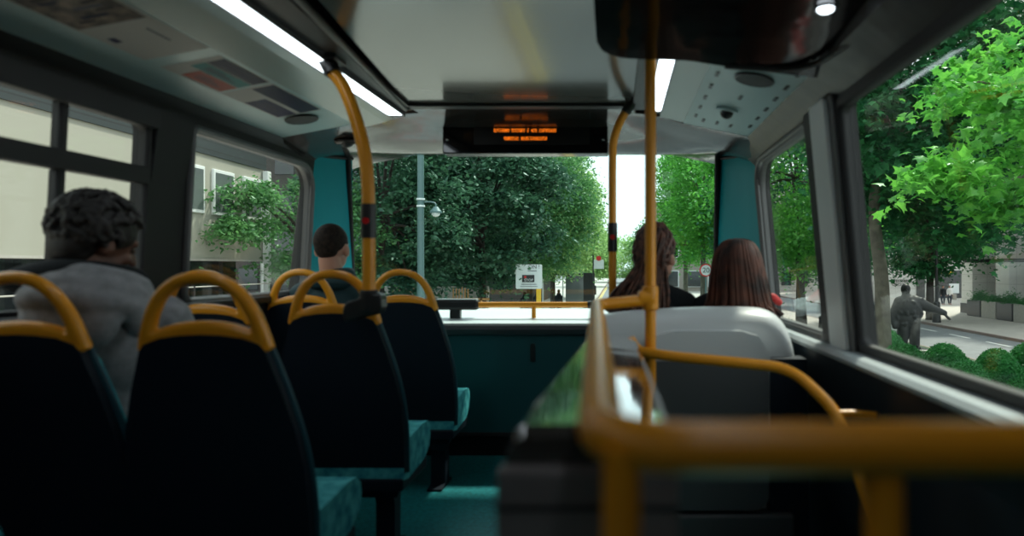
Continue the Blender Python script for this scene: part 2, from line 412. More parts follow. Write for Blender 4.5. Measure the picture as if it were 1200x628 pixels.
# sills and lower walls
b = nb(); prism(b, [(.825, -.262), (.825, -.30), (.695, -.30), (.688, -.285), (.70, -.272), (.76, -.27), (.775, -.262)], XH, REAR, 3.46); struct('trim_15', b, M['ledge'])
b = nb(); tube(b, [V(.772, REAR, -.262), V(.772, 3.44, -.262)], .006, 8); struct('trim_16', b, M['ledge'])
b = nb(); prism(b, [(.70, -.30), (.715, -.36), (.74, -.45), (.76, FL), (.77, FL), (.77, -.30)], XH, .2, 3.5); struct('trim_17', b, M['navy_wall'])
b = nb(); box(b, -1.72, -1.60, REAR, 3.6, -.17, -.137, .006); struct('trim_18', b, M['darkframe'])
b = nb(); box(b, -1.71, -1.68, .2, 3.6, FL, FL + .12, .01); struct('baseboard_left', b, M['kick'])
# corner pillars (teal), curved in plan
def loft_plan(plan, h0, h1, th, m, name, tilt=0.0):
    b = nb(); P = catmull([Vector((p[0], p[1], 0)) for p in plan], 6)
    n = len(P); rows = []
    for hh in (h0, h1):
        inn = [V(p.x, p.y - (tilt if hh == h1 else 0), hh) for p in P]
        out = [V(p.x + (th if p.x > -.4 else -th), p.y + th * .5, hh) for p in P]
        rows.append([b.verts.new(q) for q in inn + out[::-1]])
    A, B = rows; k = len(A)
    for i in range(k): b.faces.new((A[i], A[(i + 1) % k], B[(i + 1) % k], B[i]))
    b.faces.new(A[::-1]); b.faces.new(B)
    return struct(name, b, m, False)
loft_plan([(-1.632, 3.58), (-1.622, 3.66), (-1.60, 3.76), (-1.545, 3.96)], -.5, .69, .02, M['teal'], 'trim_20')
loft_plan([(.715, 3.42), (.690, 3.56), (.655, 3.72), (.57, 3.96)], -.5, .69, .02, M['teal'], 'trim_21')
# window corner surrounds (grey arcs)
b = nb(); tube(b, [fL(u, v, -.004) for u, v in hl[0]], .014, 8, closed=True); struct('trim_22', b, M['greyframe'], True)
b = nb(); tube(b, [fR(u, v, -.004) for u, v in hr[0]], .014, 8, closed=True); struct('trim_23', b, M['greyframe'], True)
# front header moulding
b = nb()
xs = np.linspace(-1.64, .73, 41)
def hc(x):
    pts = [(-1.70, .55), (-1.56, .598), (-1.22, .662), (-1.05, .70), (-.95, .712), (.06, .712), (.17, .70), (.30, .662), (.60, .602), (.76, .55)]
    for (a, ha), (c, hb) in zip(pts, pts[1:]):
        if a <= x <= c: return ha + (hb - ha) * (x - a) / (c - a)
    return .55
grid = []
for x in xs:
    cen = math.exp(-((x + .45) / .55) ** 4); side = max(0, (abs(x + .455) - .75) / .45)
    H = hc(x)
    prof = [(3.05 if abs(x + .44) < .5 else 3.17, H + .03), (3.17, H), (3.22, H - .012), (3.32, H - .02 - .03 * cen), (3.42, H - .035 - .07 * cen), (3.55 - .02 * cen, min(H - .03, .595)), (3.68, .600), (3.85, .64 - .0 * side), (4.22, .74)]
    prof = [(d, min(h, H + .03)) for d, h in prof]
    grid.append([b.verts.new(V(x, d, h)) for d, h in prof])
for i in range(len(grid) - 1):
    for j in range(len(grid[0]) - 1): b.faces.new((grid[i][j], grid[i + 1][j], grid[i + 1][j + 1], grid[i][j + 1]))
geo = bmesh.ops.extrude_face_region(b, geom=b.faces[:])
for v in [g for g in geo['geom'] if isinstance(g, bmesh.types.BMVert)]: v.co.z += .05
struct('trim_24', b, M['header'], True)
# black gasket between header and pillars
b = nb(); tube(b, catmull([V(-1.60, 3.28, .583), V(-1.615, 3.5, .588), V(-1.60, 3.74, .602), V(-1.54, 3.95, .622)], 5), .009, 8); struct('trim_25', b, M['rubber'], True)
b = nb(); tube(b, catmull([V(.655, 3.2, .575), V(.66, 3.45, .585), V(.645, 3.74, .602), V(.565, 3.95, .622)], 5), .009, 8); struct('trim_26', b, M['rubber'], True)
# windscreen: curved in plan
def wsx(s): return -.4925 + 1.06 * s
def wsD(s): return 3.97 + .27 * (1 - abs(s) ** 2.2)
b = nb(); N = 24; rows = []
for k in range(N + 1):
    s = -1 + 2 * k / N
    rows.append([b.verts.new(V(wsx(s), wsD(s) - .10 * (h + .33) / 1.05 + .04, h)) for h in np.linspace(-.33, .72, 6)])
for k in range(N):
    for j in range(5): b.faces.new((rows[k][j], rows[k + 1][j], rows[k + 1][j + 1], rows[k][j + 1]))
geo = bmesh.ops.extrude_face_region(b, geom=b.faces[:])
for v in [g for g in geo['geom'] if isinstance(g, bmesh.types.BMVert)]: v.co.y += .006
ws = struct('window_5', b, M['glass_front'], True)
for nm, sgn in (('window_gasket', -1), ('window_gasket', 1)):
    b = nb(); tube(b, [V(wsx(sgn), wsD(1) - .10 * (h + .33) / 1.05 + .035, h) for h in np.linspace(-.33, .72, 8)], .017, 8); obj(nm, b, M['rubber'], ws, True)
# front wall below windscreen: dash with lip, shelf, kick recess
b = nb(); prism(b, [(3.83, -.38), (3.83, -.95), (3.87, -.96), (4.2, -.96), (4.2, -.38)], DH, -1.71, .76); wf = struct('wall_front', b, M['teal_dark'])
b = nb(); prism(b, [(3.90, FL), (3.88, -.955), (4.2, -.955), (4.2, FL)], DH, -1.71, .76); obj('kickboard', b, M['kick'], wf)
b = nb(); box(b, -1.70, .75, 3.828, 3.89, -.955, -.93, .004); obj('kick_strip', b, M['kick'], wf)
b = nb(); prism(b, [(3.835, -.385), (3.805, -.38), (3.79, -.352), (3.795, -.330), (3.81, -.320), (3.95, -.320), (3.95, -.385)], DH, -1.66, .74); obj('dash_lip', b, M['dash_lip'], wf)
b = nb(); prism(b, [(3.815, -.319), (4.27, -.268), (4.34, -.268), (4.34, -.37), (3.815, -.37)], DH, -1.66, .78); obj('front_shelf', b, M['shelf'], wf)
b = nb(); prism(b, rrect(-.495, -.468, -.535, -.433, .008), XH, 3.822, 3.84); obj('panel_latch', b, M['black'], wf)
# bus outer nose below windscreen
b = nb(); box(b, -1.74, .84, 4.34, 4.42, FL, -.30, .03); struct('trim_27', b, M['signred'])

# ================================================================== LAMPS AND CEILING FITTINGS
def strip(x0, x1, d0, d1, h, label):
    t = thing('ceiling_light', label, 'light', V((x0 + x1) / 2, (d0 + d1) / 2, h))
    b = nb(); box(b, x0, x1, d0, d1, h, h + .012, .004); obj('diffuser', b, M['lamp'], t)
    b = nb(); box(b, x0 - .004, x1 + .004, d1, d1 + .025, h - .004, h + .02, .004); obj('end_cap', b, M['greyframe'], t)
    b = nb(); box(b, x0 - .006, x0, d0, d1, h - .002, h + .014); box(b, x1, x1 + .006, d0, d1, h - .002, h + .014); obj('frame', b, M['greyframe'], t)
strip(-1.055, -.985, -2.2, 3.12, .690, 'long white strip light in the left side of the ceiling')
strip(.135, .188, -2.2, 3.04, .690, 'short-looking white strip light in the right side of the ceiling beside the yellow poles')
# on-slope placement: points on coves
def covL(x): return .662 - (-x - 1.225) * (.064 / .335)
def covR(x): return .662 - (x - .30) * .2
def flat(name, x0, x1, d0, d1, f, m, parent, dz=.0, th=.0004):
    b = nb()
    P = [V(x0, d0, f(x0) - dz), V(x1, d0, f(x1) - dz), V(x1, d1, f(x1) - dz), V(x0, d1, f(x0) - dz)]
    A = [b.verts.new(p) for p in P]; B = [b.verts.new(p + Vector((0, 0, -th))) for p in P]
    for i in range(4): b.faces.new((A[i], A[(i + 1) % 4], B[(i + 1) % 4], B[i]))
    b.faces.new(A); b.faces.new(B[::-1]); return obj(name, b, m, parent)
fLc = lambda x: covL(x) - .0006
t = thing('advert_poster', 'long ceiling poster with dark crowd picture and pale end panel, upper left', 'poster', V(-1.33, 1.4, .64))
flat('sheet', -1.43, -1.235, .75, 2.06, fLc, M['p_white'], t, .0)
flat('picture', -1.425, -1.245, .76, 1.80, fLc, M['p_crowd'], t, .0006)
for i in range(34):
    d = .95 + i * .0245; a = random.uniform(0, .11)
    flat('figure_print', -1.41 + a, -1.41 + a + random.uniform(.035, .07), d, d + random.uniform(.010, .018), fLc, M[('p_navy', 'seatback', 'p_text', 'kick')[i % 4]], t, .0012)
flat('logo', -1.41, -1.39, 1.88, 1.915, fLc, M['p_purple'], t, .0006)
flat('print_line', -1.29, -1.284, 1.86, 1.96, fLc, M['p_text'], t, .0006)
def notice(d0, d1, blocks, label):
    t = thing('ceiling_notice', label, 'notice', V(-1.33, (d0 + d1) / 2, .64))
    flat('sheet', -1.43, -1.245, d0, d1, fLc, M['p_white'], t, .0)
    for (a, bb, c, d, m) in blocks:
        X0 = -1.43 + .185 * a; X1 = -1.43 + .185 * bb; D0 = d0 + (d1 - d0) * c; D1 = d0 + (d1 - d0) * d
        o = flat('colour_panel', X0, X1, D0, D1, fLc, M[m], t, .0006)
        if m != 'p_text':
            for k in range(3):
                xx = X0 + (X1 - X0) * (.3 + .18 * k)
                flat('print_line', xx, xx + .004, D0 + (D1 - D0) * .15, D0 + (D1 - D0) * (.8 - .15 * k), fLc, M['p_purple'] if m in ('p_navy', 'p_teal') else M['p_text'], o.parent, .0012)
notice(2.13, 2.44, [(.05, .38, .28, .98, 'p_red'), (.40, .66, .10, .98, 'p_teal'), (.68, .98, .10, .98, 'p_navy')], 'ceiling notice with red, teal and navy panels beside the long poster')
notice(2.455, 2.86, [(.03, .45, .36, .98, 'p_purple'), (.55, .98, .04, .98, 'p_navy')], 'mostly navy ceiling notice nearest the left round speaker')
def speaker(x, d, f, r, label):
    t = thing('ceiling_speaker', label, 'speaker', V(x, d, f(x)))
    sl_ = (f(x + .1) - f(x - .1)) / .2; ax = Vector((-sl_, 0, 1))
    b = nb(); cyl(b, V(x, d, f(x) - .003), r, .012, ax, 32); obj('grille', b, M['rubber'], t)
    b = nb(); tube(b, [V(x + r * math.cos(a), d + r * math.sin(a), f(x + r * math.cos(a)) - .006) for a in np.linspace(0, 2 * PI, 32, endpoint=False)], .005, 6, closed=True)
    obj('rim', b, M['black'], t, True)
speaker(-1.36, 2.93, covL, .062, 'black round speaker in the left ceiling cove')
speaker(.455, 2.29, covR, .062, 'black round speaker in the right slotted ceiling cove')
t = thing('dome_camera', 'small grey dome camera in the right slotted ceiling cove', 'camera', V(.437, 2.76, .63))
b = nb(); cyl(b, V(.437, 2.76, covR(.437) - .006), .05, .014, (.2, 0, 1), 28, .042); obj('base', b, M['cove'], t)
b = nb(); ell(b, V(.437, 2.76, covR(.437) - .016), (.026, .026, .024)); obj('dome', b, M['black'], t, True)
t = thing('dome_camera', 'small oval camera dome in the left end of the front header', 'camera', V(-1.33, 3.34, .60))
b = nb(); ell(b, V(-1.325, 3.33, .605), (.062, .04, .02)); obj('base', b, M['header'], t, True)
b = nb(); ell(b, V(-1.32, 3.315, .594), (.03, .02, .018)); obj('dome', b, M['black'], t, True)
# slots in the right cove, a row round its edge
t = thing('vent_slots', 'border of small black slots in the right ceiling cove', 'vent', V(.45, 2.5, .63))
def slot(x, d, along=True):
    b = nb(); u, v = (.006, .027) if along else (.027, .006)
    P = [V(x - u, d - v, covR(x - u) - .001), V(x + u, d - v, covR(x + u) - .001), V(x + u, d + v, covR(x + u) - .001), V(x - u, d + v, covR(x - u) - .001)]
    A = [b.verts.new(p) for p in P]; B = [b.verts.new(p + Vector((0, 0, -.002))) for p in P]
    for i in range(4): b.faces.new((A[i], A[(i + 1) % 4], B[(i + 1) % 4], B[i]))
    b.faces.new(A); b.faces.new(B[::-1]); obj('slot', b, M['black'], t)
for d in np.arange(2.0, 3.05, .16): slot(.335, d); slot(.57, d)
for d in (2.12, 2.55): slot(.455, d)
for x in (.375, .435, .495): slot(x, 3.02)
# glossy black hood over the stairs
t = thing('stair_ceiling_hood', 'large glossy black moulded hood on the ceiling over the stairs', 'ceiling panel', V(.29, 1.2, .66))
def hood_h(u, v): return .650 - max(0, u - .22) * .16 + min(.06, (2.12 - v) * .13) - .012 * math.sin((u + .065) / .70 * PI)
b = nb(); us = list(np.linspace(-.065, .035, 9)) + list(np.linspace(.07, .64, 18)); cols = []
for u in us:
    k = max(0, (.035 - u) / .10); df = 2.12 - .10 * (1 - math.sqrt(max(0, 1 - k * k)))
    cols.append([b.verts.new(V(u, d, hood_h(u, d))) for d in np.linspace(-.6, df, 16)])
for i in range(len(us) - 1):
    for j in range(15): b.faces.new((cols[i][j], cols[i + 1][j], cols[i + 1][j + 1], cols[i][j + 1]))
geo = bmesh.ops.extrude_face_region(b, geom=b.faces[:])
for v in [g for g in geo['geom'] if isinstance(g, bmesh.types.BMVert)]: v.co.z += .05
hd = obj('hood', b, M['blackgloss'], t)
hd.data.shade_smooth(); hd.data.set_sharp_from_angle(angle=math.radians(30))
b = nb(); tube(b, rounded([V(.33, 2.12, .622), V(.57, 2.06, .590), V(.66, 1.6, .60), V(.67, .6, .62)], .25, 10), .009, 10); obj('rim', b, M['black'], t, True)
t = thing('spot_light', 'small bright round light in the glossy black hood', 'light', V(.515, 1.70, .648))
b = nb(); ell(b, V(.515, 1.70, .640), (.021, .022, .010)); obj('lens', b, M['lamp'], t, True)
b = nb(); tube(b, [V(.515 + .027 * math.cos(a), 1.70 + .03 * math.sin(a), .642) for a in np.linspace(0, 2 * PI, 24, endpoint=False)], .004, 6, closed=True); obj('bezel', b, M['black'], t, True)

# passenger information display
t = thing('information_display', 'black passenger display with two lines of orange lettering above the windscreen', 'display', V(-.45, 3.32, .62))
b = nb(); box(b, -.852, -.052, 3.30, 3.40, .545, .700, .006); obj('housing', b, M['display'], t)
b = nb(); box(b, -.70, -.14, 3.2975, 3.30, .588, .672); obj('screen', b, M['screen_in'], t)
rg = random.Random(3)
def led_line(x0, x1, hcen, words, name):
    n = sum(words) + len(words) - 1; cw = (x1 - x0) / n; b = nb(); x = x0
    for wi, wl_ in enumerate(words):
        for c in range(wl_):
            for i in range(4):
                for j in range(5):
                    if rg.random() < .68:
                        px = x + cw * (.06 + .22 * i); pz = hcen - .008 + .0034 * j
                        box(b, px, px + cw * .16, 3.2955, 3.2975, pz, pz + .0025)
            x += cw
        x += cw
    obj(name, b, M['led'], t)
led_line(-.603, -.30, .656, [8, 7, 1, 3, 9], 'lettering')
led_line(-.556, -.345, .617, [7, 12], 'lettering')
for x in (-.83, -.075):
    b = nb(); ell(b, V(x, 3.299, .612), (.006, .004, .006), sub=2); obj('screw', b, M['chrome'], t, True)
# small front hatch flash on header left
# ================================================================== SEATS
def bus_seat(label, loc, leg=True, handle=True):
    """local frame: X centre, back top plane at D=0, heights relative to the eye"""
    t = thing('bus_chair', label, 'seat', loc, 'bus seats with yellow handles')
    L = Vector(loc)
    def P(x, d, h): return Vector((L.x + x, L.y + d, h + EYE))
    rec = lambda h: .02 + (-h - .03) * .17            # recline of the back
    # backrest shell
    b = nb()
    half = [(0.0, -.165), (.05, -.167), (.10, -.174), (.14, -.190), (.152, -.205), (.182, -.30), (.208, -.40), (.224, -.50), (.228, -.62), (.222, -.76), (.19, -.85), (0, -.85)]
    out = [(x, h) for x, h in half] + [(-x, h) for x, h in half[::-1] if x > 0]
    def slab(d0, d1, ins):
        bb = nb(); cx, cy = 0, -.5
        po = [(x * (1 - ins), cy + (h - cy) * (1 - ins)) for x, h in out]
        prism(bb, po, lambda u, v, tt: P(u, rec(v) + tt, v), d0, d1); return bb
    b = slab(0, .05, 0); bmesh.ops.bevel(b, geom=[e for e in b.edges if e.calc_face_angle(0) > 1.2], offset=.012, segments=2, affect='EDGES')
    if not handle: bmesh.ops.translate(b, verts=b.verts, vec=(0, 0, -.04))
    obj('backrest', b, M['seatback'], t)
    b = slab(.045, .085, .10); bmesh.ops.bevel(b, geom=[e for e in b.edges if e.calc_face_angle(0) > 1.2], offset=.016, segments=3, affect='EDGES')
    if not handle: bmesh.ops.translate(b, verts=b.verts, vec=(0, 0, -.04))
    obj('back_cushion', b, M['moquette'], t)
    for side in (1, -1):
        b = nb(); pts = [P(side * x, rec(h) + .035, h) for x, h in half if -.78 < h < -.188]
        tube(b, catmull(pts, 4), .009, 8)
        if handle: obj('edge_piping', b, M['teal_edge'], t, True)
        else: b.free()
    # seat cushion
    b = nb(); prism(b, [(.14, -.66), (.14, -.78), (.20, -.79), (.40, -.775), (.475, -.74), (.49, -.69), (.48, -.655), (.45, -.632), (.38, -.628), (.16, -.645)],
                    lambda u, v, tt: P(tt, u, v), -.222, .222)
    bmesh.ops.bevel(b, geom=[e for e in b.edges if e.calc_face_angle(0) > 1.0], offset=.014, segments=3, affect='EDGES')
    obj('seat_cushion', b, M['moquette'], t)
    b = nb(); box(b, L.x - .22, L.x + .22, L.y + .13, L.y + .45, -.82, -.775, .008); obj('seat_frame', b, M['seatback'], t)
    if leg:
        b = nb(); prism(b, [(.20, -.80), (.36, -.80), (.31, -.90), (.31, FL + .02), (.37, FL + .01), (.37, FL + .001), (.17, FL + .001), (.17, FL + .01), (.24, FL + .02), (.24, -.90)],
                        lambda u, v, tt: P(tt, u, v), .085, .155); obj('leg', b, M['seatback'], t)
    if handle:
        arch = [(-.147, -.205), (-.140, -.170), (-.124, -.118), (-.096, -.070), (-.053, -.037), (0, -.027), (.053, -.037), (.096, -.070), (.124, -.118), (.140, -.170), (.147, -.205)]
        h_ = nb(); pts = catmull([P(x, rec(h) + .022, h) for x, h in arch], 5)
        n = len(pts); rr = [.0158 + .005 * abs(2 * i / (n - 1) - 1) ** 2 for i in range(n)]
        tube(h_, pts, rr, 12)
        low = [(-.125, -.178), (-.085, -.160), (-.043, -.151), (0, -.148), (.043, -.151), (.085, -.160), (.125, -.178)]
        tube(h_, catmull([P(x, rec(h) + .022, h) for x, h in low], 5), .017, 12)
        # webs joining arch and crossbar to the shell
        web = [(-.152, -.213), (-.128, -.166), (-.09, -.163), (0, -.152), (.09, -.163), (.128, -.166), (.152, -.213), (.10, -.188), (0, -.178), (-.10, -.188)]
        prism(h_, web, lambda u, v, tt: P(u, rec(v) + tt, v), .004, .042)
        solid('handle', h_, .0045, M['yellow'], t, 3)
    return t
ROWS = [1.60, 2.35, 3.10]
Z0 = 0
s0 = bus_seat('navy bus seat with yellow handle nearest the camera on the aisle', (-1.008, 1.60, EYE + FL))
def seat_at(x, d, label): return dup(s0, (x, d, EYE + FL), label)
seat_at(-1.005, 2.35, 'navy aisle bus seat with the black pole clamp on its yellow handle')
seat_at(-1.003, 3.10, 'front row aisle bus seat, empty, beside the man in dark jacket')
seat_at(-1.05, .80, 'aisle bus seat only partly seen in the bottom left corner')
s1 = bus_seat('bus seat the man in the grey hoodie sits on, by the left window', (-1.457, 1.60, EYE + FL), leg=False)
dup(s1, (-1.462, 2.35, EYE + FL), 'empty window bus seat seen through the arch of the nearest aisle seat')
dup(s1, (-1.465, 3.10, EYE + FL), 'front row window bus seat the man in the dark jacket sits on')
s2 = bus_seat('front right bus seat under the woman with dreadlocks', (.17, 2.66, EYE + FL), leg=True, handle=False)
dup(s2, (.49, 2.66, EYE + FL), 'front right bus seat by the window under the brown haired woman')
for q in [o for o in COL.objects if o.get('category') == 'seat' and 'front right' in o['label']]: q['group'] = 'bus seats behind the pale moulding'

# ================================================================== POLES AND RAILS
def bell(parent, x, d, h0, h1, r=.021):
    b = nb(); cyl(b, V(x, d, (h0 + h1) / 2), r, h1 - h0, (0, 0, 1), 20); o = obj('bell_push', b, M['black'], parent, True)
    b = nb(); cyl(b, V(x, d - r, (h0 + h1) / 2 + .0), .011, .01, (0, 1, 0), 16); obj('button', b, M['red'], o)
    return o
t = thing('grab_pole', 'yellow grab pole rising from the seat clamp and curving to the left strip light', 'pole', V(-.845, 2.31, -.13))
b = nb(); tube(b, catmull([V(-.845, 2.31, -.14), V(-.845, 2.31, .10), V(-.85, 2.31, .30), V(-.875, 2.31, .45), V(-.93, 2.32, .60), V(-.975, 2.32, .665), V(-.99, 2.32, .70)], 8), .0215, 14); obj('pole', b, M['yellow'], t, True)
bell(t, -.846, 2.31, .095, .21, .0255)
b = nb(); prism(b, rrect(-.07, .06, -.035, .035, .02), lambda u, v, tt: V(-.855 + u, tt, -.138 + v + u * .28), 2.285, 2.345)
cyl(b, V(-.845, 2.31, -.115), .030, .07, (0, 0, 1), 16); solid('seat_clamp', b, .005, M['black'], t, 3)
b = nb(); tube(b, [V(-.968, 2.315, .655), V(-1.0, 2.32, .715)], .028, 12); box(b, -1.02, -.94, 2.26, 2.36, .69, .715, .006); obj('ceiling_socket', b, M['black'], t)
t = thing('grab_pole', 'nearer straight yellow pole standing from the stairs to the black hood', 'pole', V(.10, 2.15, FL))
b = nb(); tube(b, [V(.10, 2.15, FL), V(.10, 2.15, -.3), V(.10, 2.15, .3), V(.10, 2.15, .72)], .0175, 16); obj('pole', b, M['yellow'], t, True)
b = nb(); cyl(b, V(.10, 2.15, -.10), .026, .075, (0, 0, 1), 18); cyl(b, V(.085, 2.143, -.10), .024, .05, (1, .1, 0), 16); solid('tee_joint', b, .004, M['yellow'], t, 2)
t = thing('grab_pole', 'farther yellow pole with a red bell push that bends at the top', 'pole', V(-.027, 3.0, FL))
b = nb(); tube(b, catmull([V(-.027, 3.0, FL), V(-.027, 3.0, 0), V(-.027, 3.0, .45), V(-.022, 3.0, .55), V(.005, 2.99, .63), V(.045, 2.98, .70)], 8), .0175, 14); obj('pole', b, M['yellow'], t, True)
bell(t, -.027, 3.0, .065, .19)
b = nb(); tube(b, [V(.03, 2.985, .672), V(.075, 2.975, .745)], .022, 12); obj('ceiling_socket', b, M['black'], t, True)
# stair guard rail
t = thing('guard_rail', 'thick blurred yellow guard rail turning the corner round the stairwell', 'handrail', V(-.02, .5, FL))
b = nb(); tube(b, rounded([V(.74, .47, -.124), V(-.012, .47, -.125), V(-.066, 2.05, -.118), V(-.062, 2.10, -.118), V(.09, 2.145, -.105)], .065, 8), .0185, 16); obj('rail', b, M['yellow'], t, True)
b = nb(); tube(b, [V(.002, .475, -.125), V(.0, .48, -.6), V(0, .48, -1.5)], .0135, 14); obj('post', b, M['yellow'], t, True)
b = nb(); tube(b, [V(.185, .475, -.125), V(.185, .48, -.6), V(.185, .48, -1.5)], .0135, 14); obj('post', b, M['yellow'], t, True)
b = nb(); cyl(b, V(-.060, 1.95, -.16), .012, .10, (0, 0, 1), 12); obj('bracket', b, M['yellow'], t, True)
# stair hand rail
t = thing('stair_handrail', 'yellow handrail bending down into the stairwell beside the right window', 'handrail', V(.1, 2.1, -.25))
b = nb(); tube(b, rounded([V(.035, 2.12, -.225), V(.055, 2.13, -.262), V(.12, 2.10, -.272), V(.50, 1.98, -.295), V(.60, 1.86, -.40), V(.655, 1.74, -.66), V(.69, 1.5, -.95)], .07, 7), .0165, 14); obj('rail', b, M['yellow'], t, True)
b = nb(); tube(b, [V(.60, 1.86, -.40), V(.64, 1.86, -.40), V(.70, 1.86, -.405)], .009, 10); obj('bracket', b, M['yellow'], t, True)
# front dash rail
t = thing('dash_rail', 'low horizontal yellow rail in front of the windscreen with black ends', 'handrail', V(-.47, 3.72, -.28))
b = nb(); tube(b, [V(-.82, 3.98, -.224), V(-.5, 3.98, -.224), V(-.17, 3.98, -.224)], .0165, 14); obj('rail', b, M['yellow'], t, True)
b = nb(); tube(b, [V(-.495, 3.98, -.228), V(-.495, 3.98, -.305)], .013, 12); obj('post', b, M['yellow'], t, True)
b = nb(); box(b, -1.07, -.815, 3.95, 4.02, -.254, -.194, .015); box(b, -.98, -.92, 3.96, 4.0, -.305, -.24); obj('end_block', b, M['black'], t)
b = nb(); box(b, -1.06, -.825, 3.96, 4.01, -.195, -.190, .002); obj('end_block_cap', b, M['ledge'], t)
b = nb(); cyl(b, V(-.155, 3.98, -.224), .022, .05, (1, 0, 0), 14); cyl(b, V(-.15, 3.98, -.265), .012, .08, (0, 0, 1), 12); obj('end_socket', b, M['black'], t)

# ================================================================== STAIR PARTITIONS
t = thing('stair_partition', 'glossy low partition wall along the aisle under the guard rail', 'partition', V(-.04, 1.6, FL))
b = nb()
secs = [(.675, -.166, .0), (.69, -.160, .8), (.9, -.165, 1), (1.2, -.178, 1), (1.6, -.20, 1), (2.0, -.218, 1), (2.455, -.243, 1)]
rings = []
for d, h, k in secs:
    w0 = -.118
    pr = [(w0 - .012, FL), (w0 - .005, h - .25), (-.112, h - .022), (-.104, h - .006), (-.095, h), (-.02, h + .0015), (.045, h), (.053, h - .006), (.058, h - .022), (.056, FL)]
    rings.append([b.verts.new(V(x, d if hh > -.9 else d - .0, hh - (.004 if (k == 0 and hh > -.3) else 0))) for x, hh in pr])
for i in range(len(rings) - 1):
    A, B = rings[i], rings[i + 1]
    for k in range(len(A)): b.faces.new((A[k], A[(k + 1) % len(A)], B[(k + 1) % len(A)], B[k]))
b.faces.new(rings[0][::-1]); b.faces.new(rings[-1])
obj('capping', b, M['mirror_ledge'], t)
b = nb(); box(b, -.118, .058, .655, .68, FL, -.195, .006); obj('end_panel', b, M['endpanel'], t)
b = nb(); box(b, -.119, .058, .653, .660, -.235, -.229, .002); obj('seam', b, M['black'], t)
# moulding behind the front right seats
t = thing('seat_back_moulding', 'pale grey moulded screen behind the two women above the stairs', 'partition', V(.3, 2.5, FL))
topc = [(-.10, -1.5), (-.10, -.235), (-.08, -.195), (-.03, -.178), (.10, -.165), (.30, -.155), (.48, -.155), (.56, -.165), (.615, -.20), (.645, -.26), (.665, -.36), (.675, -.45), (.68, -1.5)]
def mould(u, v, tt): return V(u, tt + .10 * min(1, max(0, (-.155 - v) / .12)) * -1 * .6, v)
cx0 = .29
prof = [(2.62, 0.0, 1.0), (2.59, -.004, 1.0), (2.555, -.012, .995), (2.525, -.030, .985), (2.505, -.055, .97), (2.495, -.085, .955), (2.49, -.12, .95)]
b = nb(); rings = []
for D_, dh, k in prof:
    rings.append([b.verts.new(V(cx0 + (x - cx0) * k, D_, h + (dh if h > -1 else 0))) for x, h in [(p.x, p.y) for p in catmull([Vector((x, h, 0)) for x, h in topc[1:-1]], 4)] + []])
for A_, B_ in zip(rings, rings[1:]):
    for q in range(len(A_) - 1): b.faces.new((A_[q], A_[q + 1], B_[q + 1], B_[q]))
low = [b.verts.new(V(v.co.x, 2.49, -1.5)) for v in rings[-1]]
for q in range(len(low) - 1): b.faces.new((rings[-1][q], rings[-1][q + 1], low[q + 1], low[q]))
bk = [b.verts.new(V(v.co.x, 2.62, -1.5)) for v in rings[0]]
for q in range(len(bk) - 1): b.faces.new((rings[0][q + 1], rings[0][q], bk[q], bk[q + 1]))
so_ = obj('shell', b, M['partition'], t); so_.data.shade_smooth()
b = nb(); prism(b, [(.10, -.60), (.10, -.30), (.13, -.25), (.20, -.232), (.44, -.232), (.50, -.25), (.54, -.31), (.56, -.60)], XH, 2.44, 2.50)
bmesh.ops.bevel(b, geom=[e for e in b.edges if e.calc_face_angle(0) > 1.0], offset=.02, segments=4, affect='EDGES')
obj('raised_pad', b, M['partition'], t, True)
b = nb(); prism(b, rrect(.08, .53, -.86, -.335, .05), XH, 2.405, 2.46)
bmesh.ops.bevel(b, geom=[e for e in b.edges if e.calc_face_angle(0) > 1.0], offset=.01, segments=2, affect='EDGES')
obj('insert_panel', b, M['partition_dark'], t)
b = nb(); box(b, .0, .62, 2.40, 2.48, -1.5, -.875, .01); obj('lower_panel', b, M['partition_dark'], t)
b = nb(); prism(b, [(.54, -.33), (.67, -.33), (.69, -1.5), (.54, -1.5)], XH, 2.43, 2.52); obj('side_panel', b, M['seatback'], t)
# stairs (treads descending towards the rear)
t = thing('staircase', 'dark stair treads going down inside the stairwell', 'stairs', V(.4, 1.4, FL - .6))
for i in range(4):
    b = nb(); box(b, .07, .69, 2.15 - .26 * i, 2.40 - .26 * i, FL - .001 - .2 * i, FL + .035 - .2 * i + .0, .005); obj('tread', b, M['kick'], t)

# ================================================================== PEOPLE
def rotm(yaw=0, pitch=0, roll=0):
    return Matrix.Rotation(yaw, 3, 'Z') @ Matrix.Rotation(pitch, 3, 'X') @ Matrix.Rotation(roll, 3, 'Y')
def head_parts(bm, c, R, s=1.0):
    f = lambda x, y, z: Vector(c) + R @ (Vector((x, y, z)) * s)
    ell(bm, f(0, -.005, .02), (.075 * s, .092 * s, .095 * s), R)           # skull
    ell(bm, f(0, .025, -.045), (.056 * s, .062 * s, .070 * s), R)          # face / jaw
    ell(bm, f(0, .062, -.095), (.022 * s, .020 * s, .018 * s), R, 2)       # chin
    cap(bm, f(0, .083, .012), f(0, .104, -.028), .008 * s, .012 * s)       # nose
    cap(bm, f(-.018, .085, -.058), f(.018, .085, -.058), .008 * s, .008 * s)  # lips
    cap(bm, f(-.035, .078, .022), f(.035, .078, .022), .011 * s, .011 * s)   # brow
    for q in (-1, 1):
        ell(bm, f(.079 * q, -.002, -.016), (.014 * s, .018 * s, .031 * s), R, 2)  # ears
        ell(bm, f(.036 * q, .068, -.028), (.02 * s, .018 * s, .018 * s), R, 2)   # cheeks
